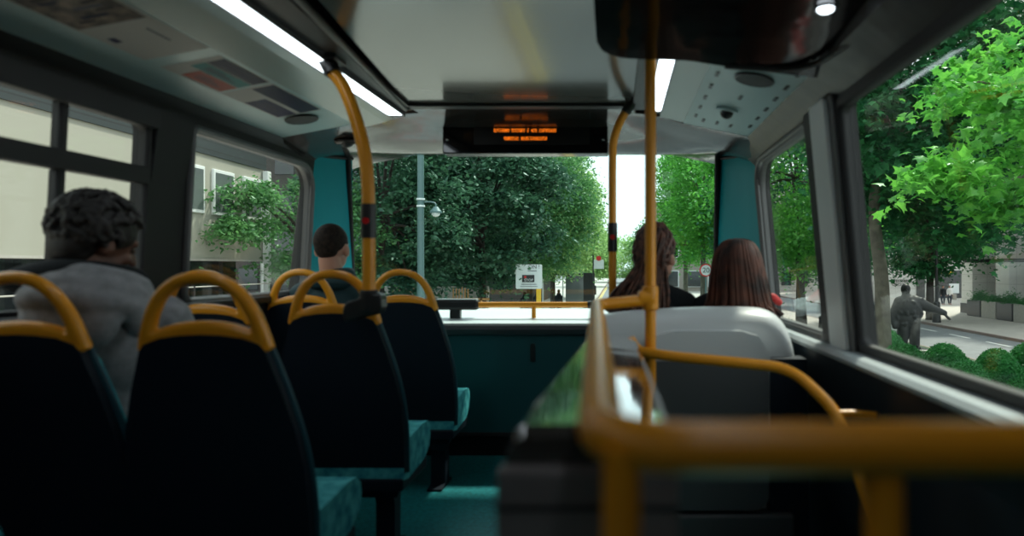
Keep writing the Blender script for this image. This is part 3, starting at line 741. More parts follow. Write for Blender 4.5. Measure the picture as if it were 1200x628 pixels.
def hand(bm, wrist, direction, side, s=1.0):
    d = Vector(direction).normalized(); up = Vector((0, 0, 1)); sd = d.cross(up).normalized() * side
    w = Vector(wrist); palm = w + d * .05 * s
    for k in (-1, 0, 1): cap(bm, w + d * .015 + sd * .012 * k, palm + d * .035 * s + sd * .022 * k * s, .016 * s, .013 * s)
    for k, ln in zip((-1.5, -.5, .5, 1.5), (.062, .078, .072, .055)):
        a = palm + d * .04 * s + sd * .019 * k * s; m_ = a + d * ln * .5 * s - up * .008; e = m_ + d * ln * .35 * s - up * .026
        cap(bm, a, m_, .0088 * s, .008 * s); cap(bm, m_, e, .008 * s, .0065 * s)
    a = w + d * .02 - sd * .028; m_ = a + d * .035 - sd * .028; e = m_ + d * .03 - sd * .004 - up * .01
    cap(bm, a, m_, .012, .010); cap(bm, m_, e, .010, .008)
def seated(label, seat, yaw, pitch, roll, skin, top_m, leg_m, s=1.0, hunch=0.0, head_off=(0, 0, 0), shoulder=.185, vox=.008, lf=.43, lean=.11):
    """seat = point on the cushion under the pelvis (world)"""
    S = Vector(seat); t = thing('person', label, 'person', S)
    f = lambda x, y, z: S + Vector((x, y - lean * max(z, 0), z)) * s
    hc_ = f(0, .03 + hunch, .735) + Vector(head_off); R = rotm(yaw, pitch, roll)
    b = nb(); head_parts(b, hc_, R, s)
    cap(b, f(0, -.01 + hunch * .5, .52), hc_ + R @ Vector((0, -.025, -.05)) * s, .056 * s, .052 * s)
    ell(b, f(0, hunch * .3, .40), (.13 * s, .085 * s, .16 * s)); ell(b, f(0, 0, .12), (.13 * s, .10 * s, .12 * s))
    cap(b, f(0, 0, .12), f(0, hunch * .3, .40), .10 * s, .10 * s)
    for q in (-1, 1):
        sh = f(shoulder * .85 * q, hunch * .5, .50); el = f((shoulder + .025) * q, .10, .24); wr = f(.10 * q, .33, .16)
        cap(b, f(.04 * q, hunch * .4, .50), sh, .05 * s, .045 * s); cap(b, sh, el, .042 * s, .036 * s); cap(b, el, wr, .035 * s, .026 * s)
        hand(b, wr, (-.25 * q, 1, -.35), q, s)
        hp = f(.09 * q, .03, .085); kn = f(.11 * q, lf, .09); an = f(.11 * q, lf + (.03 if lf > .4 else -.13), -.36)
        cap(b, hp, kn, .075 * s, .055 * s); cap(b, kn, an, .052 * s, .036 * s); cap(b, an + Vector((0, -.02, -.045)), an + Vector((0, min(.16, .5 - lf), -.055)), .034, .030)
    body = solid('body', b, vox * .75, skin, t, 2)
    for q in (-1, 1):
        b = nb(); ell(b, hc_ + R @ (Vector((.030 * q, .078, .004)) * s), (.011 * s,) * 3, sub=2); obj('eye', b, M['eye'], t, True)
    # top
    b = nb()
    ell(b, f(0, hunch * .3 - .01, .40), ((shoulder - .02) * s, .125 * s, .17 * s)); ell(b, f(0, 0, .14), (.165 * s, .135 * s, .14 * s)); cap(b, f(0, 0, .14), f(0, hunch * .3, .40), .135 * s, .125 * s)
    for q in (-1, 1):
        sh = f(shoulder * .9 * q, hunch * .5, .495); el = f((shoulder + .03) * q, .10, .23); wr = f(.11 * q, .30, .165)
        cap(b, f(.03 * q, hunch * .5 - .01, .545), sh, .062 * s, .064 * s); cap(b, sh, el, .062 * s, .052 * s); cap(b, el, wr, .05 * s, .036 * s)
    top = solid('jacket', b, vox, top_m, t, 4)
    b = nb()
    for q in (-1, 1):
        hp = f(.09 * q, .03, .085); kn = f(.11 * q, lf, .095); an = f(.11 * q, lf + (.03 if lf > .4 else -.13), -.30)
        cap(b, hp, kn, .088 * s, .066 * s); cap(b, kn, an, .064 * s, .05 * s)
    ell(b, f(0, 0, .09), (.155 * s, .12 * s, .09 * s)); solid('trousers', b, .012, leg_m, t, 3)
    b = nb()
    for q in (-1, 1):
        an = f(.11 * q, lf + (.03 if lf > .4 else -.13), -.36)
        cap(b, an + Vector((0, -.02, -.03)), an + Vector((0, -.02, -.045)), .044, .045); cap(b, an + Vector((0, -.02, -.05)), an + Vector((0, min(.17, .5 - lf), -.062)), .042, .036)
    solid('shoes', b, .01, M['cloth_k'], t, 2)
    return t, hc_, R, f
SEAT = FL + .45
# man in grey hoodie
t, c, R, f = seated('man in a grey hoodie with curly dark hair looking down by the left window', V(-1.43, 1.95, SEAT), -.52, -.34, 0, M['skin_d'], M['hoodie'], M['jeans'], .98, .04, (-.035, -.02, -.022))
b = nb(); rg = random.Random(5)
ell(b, c + R @ Vector((0, -.018, .036)), (.088, .103, .092), R)
ell(b, c + R @ Vector((0, -.052, -.02)), (.074, .058, .080), R)
for k in range(620):
    v = Vector((rg.gauss(0, 1), rg.gauss(0, 1), rg.gauss(0, 1))).normalized()
    if v.z < -.65 or (v.y > .35 and v.z < .35): continue
    p = Vector((v.x * .095, v.y * .109 - .018, v.z * .103 + .036)); r = rg.uniform(.0065, .0135)
    if p.z < -.03 and p.y > -.02: continue
    ell(b, c + R @ p, (r, r, r), sub=1)
solid('hair', b, .0042, M['hair_k'], t, 1)
b = nb()
for q, (rr, zz) in enumerate([(.118, .585), (.13, .560), (.135, .53)]):
    tube(b, [f(rr * math.cos(a), .0 + rr * .85 * math.sin(a) - .02 * q, zz + .035 * math.cos(a - 1.4) * -1 - (.0 if math.sin(a) < 0 else .05)) for a in np.linspace(0, 2 * PI, 32, endpoint=False)], .036, 12, closed=True)
ell(b, f(0, -.12, .50), (.13, .055, .095))
solid('hood', b, .008, M['hoodie'], t, 5)
b = nb()
tube(b, [f(.088 * math.cos(a), .005 + .075 * math.sin(a), .612 - .02 * math.sin(a)) for a in np.linspace(0, 2 * PI, 28, endpoint=False)], .028, 12, closed=True)
ell(b, f(-.07, -.085, .615), (.135, .06, .045), rotm(0, 0, -.12)); solid('hood_lining', b, .007, M['cloth_k'], t, 4)
# man in dark jacket, front row
t, c, R, f = seated('man with short brown hair in a dark jacket in the front row', V(-1.405, 3.43, SEAT), -.12, .0, 0, M['skin'], M['cloth_t'], M['jeans'], .98, .0, (-.01, -.01, .0), .185, lf=.27)
b = nb(); ell(b, c + R @ Vector((0, -.012, .032)), (.0765, .096, .090), R)
ell(b, c + R @ Vector((0, -.045, .005)), (.062, .054, .066), R)
solid('hair', b, .006, M['hair_s'], t, 2)
b = nb(); tube(b, [f(.075 * math.cos(a), .0 + .07 * math.sin(a), .595 + .012 * math.cos(a)) for a in np.linspace(0, 2 * PI, 28, endpoint=False)], .030, 12, closed=True)
tube(b, [f(.09 * math.cos(a), .0 + .08 * math.sin(a), .56) for a in np.linspace(0, 2 * PI, 28, endpoint=False)], .034, 12, closed=True)
solid('collar', b, .007, M['cloth_t'], t, 3)
# woman with dreadlocks
t, c, R, f = seated('woman with long reddish brown dreadlocks looking right', V(.155, 3.06, SEAT), -.62, .0, 0, M['skin'], M['cloth_k'], M['jeans'], .93, .0, (.015, -.02, -.01), .165)
b = nb(); ell(b, c + R @ Vector((0, -.018, .035)), (.083, .100, .095), R); ell(b, c + R @ Vector((0, -.06, -.03)), (.076, .06, .09), R)
rg = random.Random(11)
scalp = solid('hair', b, .007, M['hair_d'], t, 2)
b = nb()
for k in range(120):
    a = rg.uniform(PI * .95, PI * 2.05) ; z0 = rg.uniform(-.02, .125)
    rad = math.sqrt(max(.02, 1 - ((z0 - .03) / .10) ** 2)) if abs(z0 - .03) < .1 else .15
    st = c + R @ Vector((.084 * rad * math.cos(a), -.018 + .102 * rad * math.sin(a), z0))
    crown_ = c + R @ Vector((.035 * math.cos(a * 3), -.02 + .03 * math.sin(a * 5), .124))
    side = rg.uniform(-.19, .09)
    back = c + Vector((side * .50 - .015, -.09 + rg.uniform(-.02, .03), -.07 + rg.uniform(-.03, .03)))
    end = c + Vector((side * 1.05 - .045, -.075 + rg.uniform(-.03, .03), -.24 + rg.uniform(-.09, .05)))
    mid = (st + back) / 2 + Vector((0, -.018, .012))
    tube(b, catmull([crown_, crown_.lerp(st, .5) + Vector((0, 0, .018)), st + (st - c) * .05, mid, back, (back + end) / 2 + Vector((rg.uniform(-.015, .015), -.008, 0)), end], 4), rg.uniform(.0065, .0105), 6)
obj('dreadlocks', b, M['hair_d'], t, True)
# woman with straight brown hair
t, c, R, f = seated('woman with shoulder length straight brown hair near the right window', V(.50, 3.04, SEAT), -.15, -.12, 0, M['skin'], M['cloth_k'], M['jeans'], .90, .0, (.018, -.02, -.045), .165)
b = nb(); ell(b, c + R @ Vector((0, -.015, .030)), (.100, .112, .098), R)
ell(b, c + Vector((0, -.04, -.05)), (.115, .085, .12)); ell(b, c + Vector((.0, -.06, -.15)), (.130, .06, .10)); ell(b, c + Vector((-.02, -.055, -.21)), (.145, .052, .055))
ell(b, c + Vector((.075, .0, -.09)), (.028, .06, .12)); ell(b, c + Vector((-.075, .0, -.09)), (.028, .06, .12))
solid('hair', b, .007, M['hair_w'], t, 3)
b = nb(); rg = random.Random(2)
for k in range(150):
    a = rg.uniform(PI * .85, PI * 2.15)
    top = c + R @ Vector((.045 * math.cos(a), -.01 + .045 * math.sin(a), .122))
    mid = c + R @ Vector((.104 * math.cos(a), -.015 + .117 * math.sin(a), .03))
    sp = 1.36 + rg.uniform(-.1, .12)
    low = c + Vector((.090 * sp * math.cos(a), -.045 + .082 * math.sin(a), -.13))
    wv = .010 * math.sin(k * 1.7); low = low + Vector((wv, wv * .5, 0))
    end = c + Vector((-1.6 * wv, 0, 0)) + Vector((.122 * sp * math.cos(a) - .01, -.055 + .072 * math.sin(a), -.22 + rg.uniform(-.03, .045)))
    tube(b, catmull([top, top.lerp(mid, .5) + Vector((0, 0, .025)), mid, low, end], 6), rg.uniform(.004, .008), 5)
obj('hair_strands', b, M['hair_w'], t, True)
b = nb(); cap(b, f(.19, .0, .545), f(.235, .04, .522), .024, .016); solid('scarf', b, .006, M['cloth_r'], t, 3)

# ================================================================== STREET
G = -EYE
def ground(name, x0, x1, d0, d1, m, top=0.0):
    b = nb(); box(b, x0, x1, d0, d1, G - .2, G + top); return struct(name, b, m)
b = nb(); box(b, -160, 160, -40, 320, G - .5, G - .12); tag(obj('ground', b, M['asphalt']), kind='structure')
ground('road', -2.4, 4.6, -10, 300, M['asphalt'], -.01)
ground('pavement', -14.0, -2.4, -10, 300, M['pave'], .12)
ground('planting_bed', 4.75, 13.2, -10, 34, M['grass'], .14)
ground('median', 4.75, 13.2, 34, 300, M['pave'], .13)
ground('road', 13.35, 19.0, -10, 300, M['asphalt'], -.005)
ground('pavement', 19.15, 75, -10, 300, M['pave'], .12)
for x in (-2.4, 4.6, 13.2, 19.0):
    b = nb(); box(b, x, x + .15, -10, 300, G - .15, G + .135, .01); struct('kerb', b, M['kerb'])
def paint(name, x0, x1, d0, d1, m, label, group, z=-.004):
    b = nb(); box(b, x0, x1, d0, d1, G + z - .01, G + z); return tag(obj(name, b, m), label, 'road marking', group)
for x in (-2.02, -2.22):
    paint('kerb_line', x, x + .09, 0, 120, M['paint_y'], 'pale yellow line painted along the left kerb, ' + ('nearer the bus' if x > -2.1 else 'nearer the pavement'), 'double yellow lines')
for k in range(9):
    paint('lane_dash', 17.5, 17.66, 27 + 3.6 * k, 29 + 3.6 * k, M['paint_w'], 'short white dash painted on the road beyond the dark statue', 'white lane dashes', 0.0)
for k in range(4):
    paint('arrow_mark', 15.6 + .35 * k, 15.9 + .35 * k, 37 + 1.1 * k, 39.2 + 1.1 * k, M['paint_w'], 'broad white block painted on the road behind the statue', 'white road blocks', 0.0)

# ------------------------------------------------------------------ foliage
def leaf_shape(kind):
    if kind == 'maple':
        a = [(0, 0), (.16, .05), (.50, .02), (.34, .24), (.52, .50), (.26, .50), (.14, .68), (0, 1.0), (-.14, .68), (-.26, .50), (-.52, .50), (-.34, .24), (-.50, .02), (-.16, .05)]
        v = np.array([(x, y, -.28 * abs(x) - .2 * (y - .4) ** 2) for x, y in a]); v = np.vstack([v, [(0, .38, .0)]])
        c = len(a); fcs = [(c, i, (i + 1) % c) for i in range(c)]
    else:
        v = np.array([(0, 0, 0), (.30, .38, -.10), (0, 1, -.10), (-.30, .38, -.10), (0, .45, .0)])
        fcs = [(4, 0, 1), (4, 1, 2), (4, 2, 3), (4, 3, 0)]
    return v, np.array(fcs)
def leaves(name, pos, size, m, parent, rs, kind='oval', face=.7):
    v, fc = leaf_shape(kind); n = len(pos)
    nrm = rs.normal(size=(n, 3)); nrm[:, 2] = np.abs(nrm[:, 2]) * 1.0 + face; nrm /= np.linalg.norm(nrm, axis=1)[:, None]
    t = rs.normal(size=(n, 3)); t[:, 2] -= .6; t -= nrm * (t * nrm).sum(1)[:, None]; t /= np.linalg.norm(t, axis=1)[:, None]
    s = np.cross(t, nrm); sz = size * rs.uniform(.65, 1.25, n)
    P = pos[:, None, :] + sz[:, None, None] * (v[None, :, 0:1] * s[:, None, :] + v[None, :, 1:2] * t[:, None, :] + v[None, :, 2:3] * nrm[:, None, :])
    nv = len(v); F = (fc[None] + (np.arange(n) * nv)[:, None, None]).reshape(-1)
    me = bpy.data.meshes.new(name); me.vertices.add(n * nv); me.vertices.foreach_set('co', P.reshape(-1).astype(np.float32))
    nf = n * len(fc); me.loops.add(nf * 3); me.loops.foreach_set('vertex_index', F.astype(np.int32))
    me.polygons.add(nf); me.polygons.foreach_set('loop_start', np.arange(nf, dtype=np.int32) * 3)
    me.update(calc_edges=True); me.validate()
    return link(name, me, m, parent)
def crown_pts(rs, c, r, nclump, per, spread, shell=.55):
    d = rs.normal(size=(nclump, 3)); d /= np.linalg.norm(d, axis=1)[:, None]
    rad = shell + (1 - shell) * rs.uniform(0, 1, nclump) ** .6
    cl = np.array(c) + d * rad[:, None] * np.array(r)
    k = np.repeat(np.arange(nclump), per); off = rs.normal(size=(len(k), 3)) * np.array([spread, spread, spread * .5])
    off[:, 2] -= .25 * (off[:, 0] ** 2 + off[:, 1] ** 2) / spread
    return cl[k] + off, cl
def tree(label, base, trunk_r, crown, r, m, nclump=140, per=110, size=.22, spread=.55, kind='oval', seed=0, bark='bark_d', lean=(0, 0), group=None, shell=.5, top=None, extra=None):
    rs = np.random.RandomState(seed); X, D = base
    t = thing('tree', label, 'tree', V(X, D, G), group)
    c = Vector(crown)
    P, cl = crown_pts(rs, (crown[0], crown[1], crown[2] + EYE), r, nclump, per, spread, shell)
    if extra:
        for (ec, er, en, ep, es) in extra:
            P2, c2 = crown_pts(rs, (ec[0], ec[1], ec[2] + EYE), er, en, ep, es, .1); P = np.vstack([P, P2]); cl = np.vstack([cl, c2])
    P = P[P[:, 2] > 1.2]
    leaves('foliage', P - np.array(world_loc(t)), size, m, t, rs, kind)
    b = nb(); fork = V(X + lean[0], D + lean[1], crown[2] - r[2] * .55); mid = V(X + lean[0] * .4, D + lean[1] * .4, (G + crown[2] - r[2] * .55) / 2)
    hi = V(crown[0], crown[1], crown[2] + r[2] * .5)
    pts = catmull([V(X, D, G), V(X, D, G + .5), mid, fork, hi], 5)
    n = len(pts); tube(b, pts, [trunk_r * (1.25 if i == 0 else 1.0) * (1 - .75 * (i / (n - 1)) ** 1.6) for i in range(n)], 14)
    obj('trunk', b, M[bark], t, True)
    for k in range(8):
        tgt = Vector(cl[rs.randint(len(cl))]); st = fork.lerp(hi, rs.uniform(0, .5))
        b = nb(); mid2 = st.lerp(tgt, .5) + Vector((0, 0, .3)); pts = catmull([st, mid2, tgt], 5)
        tube(b, pts, [trunk_r * .38 * (1 - .8 * i / (len(pts) - 1)) for i in range(len(pts))], 7); obj('branch', b, M[bark], t, True)
    return t
# left side of the road, ahead
tree('dark green tree directly behind the tall lamp post, leftmost in the windscreen', (-9.4, 27), .22, (-9.2, 27, 2.4), (3.4, 3.2, 3.9), M['leaf_dark'], 120, 190, .23, .34, seed=1)
tree('largest dark green tree in the middle of the windscreen', (-6.6, 33), .26, (-6.6, 32, 3.1), (4.1, 3.8, 4.3), M['leaf_dark'], 150, 210, .25, .38, seed=2)
tree('dark tree behind and between the two front dark trees', (-10.5, 40), .26, (-10.3, 40, 3.6), (5.2, 4, 5.2), M['leaf_dark'], 200, 130, .26, .6, seed=3)
tree('mid green tree above the white stop board', (-5.6, 43), .25, (-5.3, 43, 4.4), (3.7, 3.8, 5.0), M['leaf_mid'], 220, 130, .22, .5, seed=4)
tree('lime tree paled by painted haze along the left kerb beyond the stop board', (-5.4, 56), .25, (-5.2, 56, 5.0), (3.6, 4, 6.0), M['leaf_lime_haze'], 200, 120, .26, .5, seed=5)
tree('lime tree paled by painted haze, farthest along the left kerb', (-5.6, 76), .25, (-5.4, 76, 5.0), (3.9, 4, 6.2), M['leaf_lime_haze'], 180, 110, .32, .6, seed=6)
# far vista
tree('wide pale tree closing the far end of the road in the sky gap', (-1.0, 150), .3, (-.5, 150, 2.0), (9, 5, 5.6), M['leaf_lime_haze'], 170, 90, .5, .9, seed=21)
tree('pale distant tree at the far end of the road, left of centre', (-4.5, 118), .3, (-4.5, 118, 3.0), (4.5, 4, 4.4), M['leaf_lime_haze'], 120, 90, .42, .8, seed=7)
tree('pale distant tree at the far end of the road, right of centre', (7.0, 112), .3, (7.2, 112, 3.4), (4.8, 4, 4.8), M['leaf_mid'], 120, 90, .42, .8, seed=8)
# left front window tree
tree('tree with drooping branches seen in the left front window', (-11.2, 25), .2, (-10.6, 24.5, .9), (2.0, 2.6, 2.6), M['leaf_mid'], 70, 130, .17, .36, seed=9,
     extra=[((-11.5, 21.2, 2.3), (.9, 1.6, .35), 12, 120, .26), ((-11.2, 20.4, 1.25), (.7, 1.4, .35), 12, 120, .26)])
# median trees seen through the right of the windscreen
tree('slender green tree on the central strip, left of the speed sign', (3.9+1.0, 50), .22, (4.9, 50, 5.0), (2.2, 3, 5.0), M['leaf_bright'], 150, 120, .24, .45, seed=10, bark='bark')
tree('green tree on the central strip directly behind the speed sign', (5.2, 42), .22, (5.35, 42, 5.2), (2.2, 3, 4.6), M['leaf_bright'], 150, 120, .22, .45, seed=12, bark='bark')
# right front window
tree('green tree filling the right front window', (7.6, 28), .2, (7.0, 27, 4.0), (3.6, 3.4, 4.0), M['leaf_bright'], 200, 120, .20, .45, seed=13, lean=(-.3, 0))
tree('deep green tree behind the right front window tree', (10.6, 40), .25, (10.2, 38, 4.6), (5.2, 4, 5.2), M['leaf_deep'], 230, 110, .26, .6, seed=14)
# right window: mottled plane tree and branches
tree('plane tree with pale mottled trunk beside the dark statue', (7.08, 18.2), .25, (8.8, 18, 4.6), (4.4, 3.4, 3.8), M['leaf_deep'], 260, 110, .20, .42, 'maple', 15, 'bark', (-.15, 0), shell=.3)
tree('bright leafed plane tree whose branches hang close to the right window', (9.5, 11.5), .2, (7.4, 11.2, 2.6), (2.5, 1.8, 1.75), M['leaf_bright'], 90, 60, .18, .26, 'maple', 16, 'bark', shell=.3,
     extra=[((4.6, 9.6, 1.35), (.9, .5, .22), 10, 40, .2), ((5.6, 10.0, 1.0), (.9, .5, .25), 10, 40, .2), ((5.2, 9.0, 2.3), (.8, .5, .3), 10, 40, .2)])
tree('dark trunked tree on the far pavement in front of the shop', (20.3, 44.5), .3, (20.0, 44.5, 4.2), (5.2, 4.2, 4.6), M['leaf_deep'], 230, 120, .28, .6, seed=17,
     extra=[((19.4, 44, .2), (1.6, 1.2, .7), 24, 90, .35)])
tree('tree on the far pavement seen beyond the plane trunk', (20.5, 62), .28, (20.2, 62, 4.4), (5, 4.4, 5), M['leaf_deep'], 170, 100, .34, .65, seed=18)

# clipped box mounds
rs = np.random.RandomState(40)
def mound(X, D, r, hgt, label, i):
    t = thing('clipped_bush', label, 'bush', V(X, D, G + .13), 'clipped green bushes in the planting bed')
    b = nb(); ell(b, V(X, D, G + .12 + hgt * .5), (r * .93, r * .93, hgt * .48)); obj('inner_mass', b, M['box'], t, True)
    n = 5200; d = rs.normal(size=(n, 3)); d[:, 2] = np.abs(d[:, 2]) * 1.1 - .25; d /= np.linalg.norm(d, axis=1)[:, None]
    P = np.array([X, D, G + EYE + .12 + hgt * .5]) + d * np.array([r, r, hgt * .52]) * rs.uniform(.97, 1.03, n)[:, None]
    leaves('foliage', P - np.array(world_loc(t)), .055, M['box'], t, rs, 'oval', .1)
ms = []
for r_ in range(5):
    for k in range(8):
        D = 12.6 + r_ * 1.5 + (k % 2) * .45; X = 5.5 + k * 1.2 + (r_ % 2) * .6
        x = 725 + 800 * X / D
        if 1035 < x < 1240: ms.append((X, D))
words = ['front', 'second', 'third', 'fourth', 'back']
for i, (X, D) in enumerate(ms):
    sz = rs.uniform(.85, 1.1)
    mound(X, D, .60 * sz, 1.34 * sz, 'clipped round green bush below the right window, in the dense bed of bushes', i)
for j, (X, D, r, hg, lb) in enumerate([(5.55, 23.5, .95, 1.65, 'round olive green bush in the right front window, larger of two'), (5.0, 20.2, .6, 1.2, 'small bright round bush at the bottom of the right front window'),
                            (8.4, 22.5, .95, 1.5, 'round green bush left of the mottled plane trunk'), (6.6, 41, 1.0, 1.5, 'low round bush under the trees left of the speed sign'), (5.6, 35, 1.0, 1.5, 'low round bush directly below the speed sign')]):
    mound(X, D, r, hg, lb, j)

# ------------------------------------------------------------------ left building
t = thing('office_building', 'cream panelled building with dark roof band outside the left windows', 'building', V(-12, 15, G))
b = nb(); box(b, -22, -12, -12, 23.1, .22, 3.25); obj('upper_wall', b, M['cream'], t)
b = nb(); box(b, -22, -11.95, -12, 23.15, 3.25, 4.1); obj('roof_band', b, M['clad_dark'], t)
b = nb(); box(b, -21.9, -12.9, -12, 23.0, G, .16); obj('ground_storey', b, M['winglass_d'], t)
b = nb(); box(b, -22, -11.94, -12, 23.15, .16, .22); obj('ledge', b, M['concrete'], t)
for d in np.arange(-9, 23, 3.0):
    b = nb(); box(b, -12.5, -12.3, d, d + .22, G, .15); obj('column', b, M['pillar_dark'], t)
for d in (17.05, 18.6, 20.12, 21.75):
    b = nb(); box(b, -12.06, -11.93, d, d + 1.1, 1.52, 2.88, .02); fr = obj('window', b, M['winframe'], t)
    b = nb(); box(b, -11.94, -11.92, d + .09, d + 1.01, 1.62, 2.78); obj('window_pane', b, M['winglass'], fr)
b = nb(); box(b, -11.98, -11.80, 22.95, 23.2, G, 3.2, .02); obj('downpipe', b, M['winframe'], t)
b = nb(); tube(b, [V(-11.7, 22.4, G), V(-11.7, 22.4, .1)], .05, 10); obj('post', b, M['winframe'], t)
t = thing('railing', 'thin metal railing on the pavement outside the left windows', 'railing', V(-11.2, 16, G))
for hh in (-.55, -.95, -1.4, -2.0):
    b = nb(); tube(b, [V(-11.2, 6, hh), V(-11.2, 22, hh)], .018, 8); obj('bar', b, M['concrete'], t, True)
for d in range(6, 23, 2):
    b = nb(); tube(b, [V(-11.2, d, G + .12), V(-11.2, d, -.5)], .035, 8); obj('upright', b, M['pillar_dark'], t, True)
# added brick block, shuts out the sky so gaps in the left trees stay dark
t = thing('sky_block_building', 'added dark brick block shutting out the sky behind the left row of trees', 'building', V(-20, 62, G))
b = nb(); box(b, -40, -7.6, 64, 80, G, 14); obj('wall', b, M['brick_d'], t)
for i in range(9):
    for j in range(4):
        b = nb(); box(b, -39 + 3.4 * i, -37.2 + 3.4 * i, 63.9, 64.02, -2.2 + 3.6 * j, -.2 + 3.6 * j, .02); obj('window', b, M['winglass_d'], t)
# far pale wall left, timber slats
t = thing('timber_fence', 'pale vertical timber slat fence beneath the dark trees at left', 'fence', V(-9, 30, G))
for g0 in (-9.95, -12.3 + 5.0):
    for k in range(11 if g0 < -8 else 6):
        b = nb(); box(b, g0 + .13 * k, g0 + .13 * k + .05, 30, 30.05, -1.6, -.92 - .04 * (k % 3)); obj('slat', b, M['wood'], t)
    b = nb(); box(b, g0 - .1, g0 + 1.6, 30.06, 30.12, -1.5, -1.4); obj('rail', b, M['wood'], t)
    b = nb(); box(b, g0, g0 + .08, 30.06, 30.14, G + .12, -1.4); box(b, g0 + 1.2, g0 + 1.28, 30.06, 30.14, G + .12, -1.4); obj('post', b, M['wood'], t)
b = nb(); box(b, -14, -6.5, 34, 34.3, G + .12, -1.0, .02); tag(obj('garden_wall', b, M['concrete']), 'low pale garden wall beneath the dark trees behind the slats', 'wall')
# street lamp
t = thing('street_lamp', 'tall teal grey street lamp with small lantern in the windscreen', 'street lamp', V(-6.67, 23, G))
b = nb(); tube(b, [V(-6.67, 23, G + .12), V(-6.67, 23, 0), V(-6.67, 23, 6.5)], [.15, .115, .10], 14); obj('post', b, M['lamp_post'], t, True)
for hh in (2.03, 2.26):
    b = nb(); cyl(b, V(-6.67, 23, hh), .14, .06); obj('collar', b, M['signwhite'], t)
b = nb(); tube(b, rounded([V(-6.6, 23, 2.17), V(-6.30, 23, 2.17), V(-6.16, 23, 2.12), V(-6.16, 23, 1.98)], .1, 5), .025, 8); obj('arm', b, M['lamp_post'], t, True)
b = nb(); cyl(b, V(-6.16, 23, 1.93), .19, .16, seg=20, r2=.07); cyl(b, V(-6.16, 23, 1.82), .205, .06, seg=20); obj('lantern', b, M['lamp_post'], t)
b = nb(); ell(b, V(-6.16, 23, 1.78), (.15, .15, .12), sub=2); obj('bulb', b, M['signwhite'], t, True)
# stop board
t = thing('stop_board', 'white roadside board reading STOP under the mid green tree', 'sign', V(-3.95, 30, G))
b = nb(); prism(b, rrect(-4.52, -3.37, -.99, .08, .06), XH, 30, 30.08); obj('board', b, M['signwhite'], t)
b = nb(); prism(b, rrect(-4.24, -3.70, -.70, -.38, .02), XH, 29.97, 30.0); obj('screen', b, M['signblack'], t)
b = nb(); cyl(b, V(-4.10, 29.96, -.47), .055, .02, (0, 1, 0), 16); obj('red_light', b, M['red'], t)
obj('lettering', text_mesh('STOP', .16, V(-3.95, 29.96, -.61), (1, 0, 0), (0, 0, 1)), M['signwhite'], t)
obj('lettering', text_mesh('ON !', .24, V(-3.72, 29.98, -.03), (1, 0, 0), (0, 0, 1)), M['signblack'], t)
for hh, ww in ((-.20, .22), (-.79, .34), (-.89, .38)):
    b = nb(); box(b, -3.78 - ww if hh > -.5 else -3.95 - ww, -3.78 + ww * .8 if hh > -.5 else -3.95 + ww, 29.985, 30, hh - .012, hh + .012); obj('print_line', b, M['p_text'], t)
b = nb(); box(b, -3.62, -3.42, 30.02, 30.10, G + .1, -.98); obj('post', b, M['yellow_sign'], t)
# bus shelter and street furniture beyond
t = thing('bus_shelter', 'glass bus shelter on the left pavement beyond the stop board', 'shelter', V(-3.6, 58, G))
b = nb(); box(b, -6.6, -2.9, 58, 62, -.75, -.6, .03); obj('roof', b, M['iron'], t)
for x in (-6.5, -4.8, -3.0):
    b = nb(); box(b, x, x + .1, 58.1, 58.2, G + .1, -.75); obj('post', b, M['winframe'], t)
b = nb(); box(b, -4.7, -3.0, 60.5, 60.55, G + .3, -.85); obj('side_pane', b, M['winglass'], t)
b = nb(); box(b, -2.95, -2.0, 57.0, 57.15, G + .1, -.55, .03); tag(obj('advert_board', b, M['iron']), 'dark upright advertising panel beside the bus shelter', 'panel')
t = thing('bus_stop_flag', 'slim bus stop pole with white flag beyond the shelter', 'sign', V(-2.0, 54, G))
b = nb(); tube(b, [V(-1.98, 53, G), V(-1.98, 53, .9)], .05, 8); obj('pole', b, M['iron'], t)
b = nb(); box(b, -1.95, -1.15, 53, 53.06, -.2, .5, .02); obj('flag', b, M['signwhite'], t)
b = nb(); cyl(b, V(-1.55, 52.98, .62), .2, .04, (0, 1, 0), 20); obj('roundel', b, M['signred'], t)
for i, x in enumerate((-6.2, -5.6, -4.3)):
    b = nb(); D = 45 + 2 * i
    cap(b, V(x, D, G + .12 + .25), V(x, D, -2.6), .12, .17); cap(b, V(x, D, -2.6), V(x, D, -2.05), .19, .18); ell(b, V(x, D, -1.78), (.11, .12, .14)); cap(b, V(x - .23, D, -2.15), V(x - .25, D, -2.8), .06, .05); cap(b, V(x + .23, D, -2.15), V(x + .25, D, -2.8), .06, .05)
    cap(b, V(x - .09, D, -2.7), V(x - .1, D, G + .2), .09, .06); cap(b, V(x + .09, D, -2.7), V(x + .1, D, G + .2), .09, .06)
    tt = thing('person', ['person in dark clothes standing farthest left under the stop board trees', 'person in dark clothes second from left near the shelter', 'person in dark clothes just left of the stop board post'][i], 'person', V(x, D, G + .12))
    solid('body', b, .03, M['cloth_k'], tt, 2)
# litter bin, bollards along the left kerb
for i, (x, D) in enumerate(((-1.9 - .9, 70), (-2.9, 84))):
    tt = thing('bollard', ['black bollard on the left kerb nearer the shelter', 'black bollard on the left kerb farther down the road'][i], 'bollard', V(x, D, G + .12))
    b = nb(); tube(b, [V(x, D, G + .12), V(x, D, G + 1.0), V(x, D, G + 1.25)], [.16, .14, .08], 12); obj('post', b, M['iron'], tt, True)
    b = nb(); cyl(b, V(x, D, G + 1.05), .17, .06); obj('collar', b, M['iron'], tt)
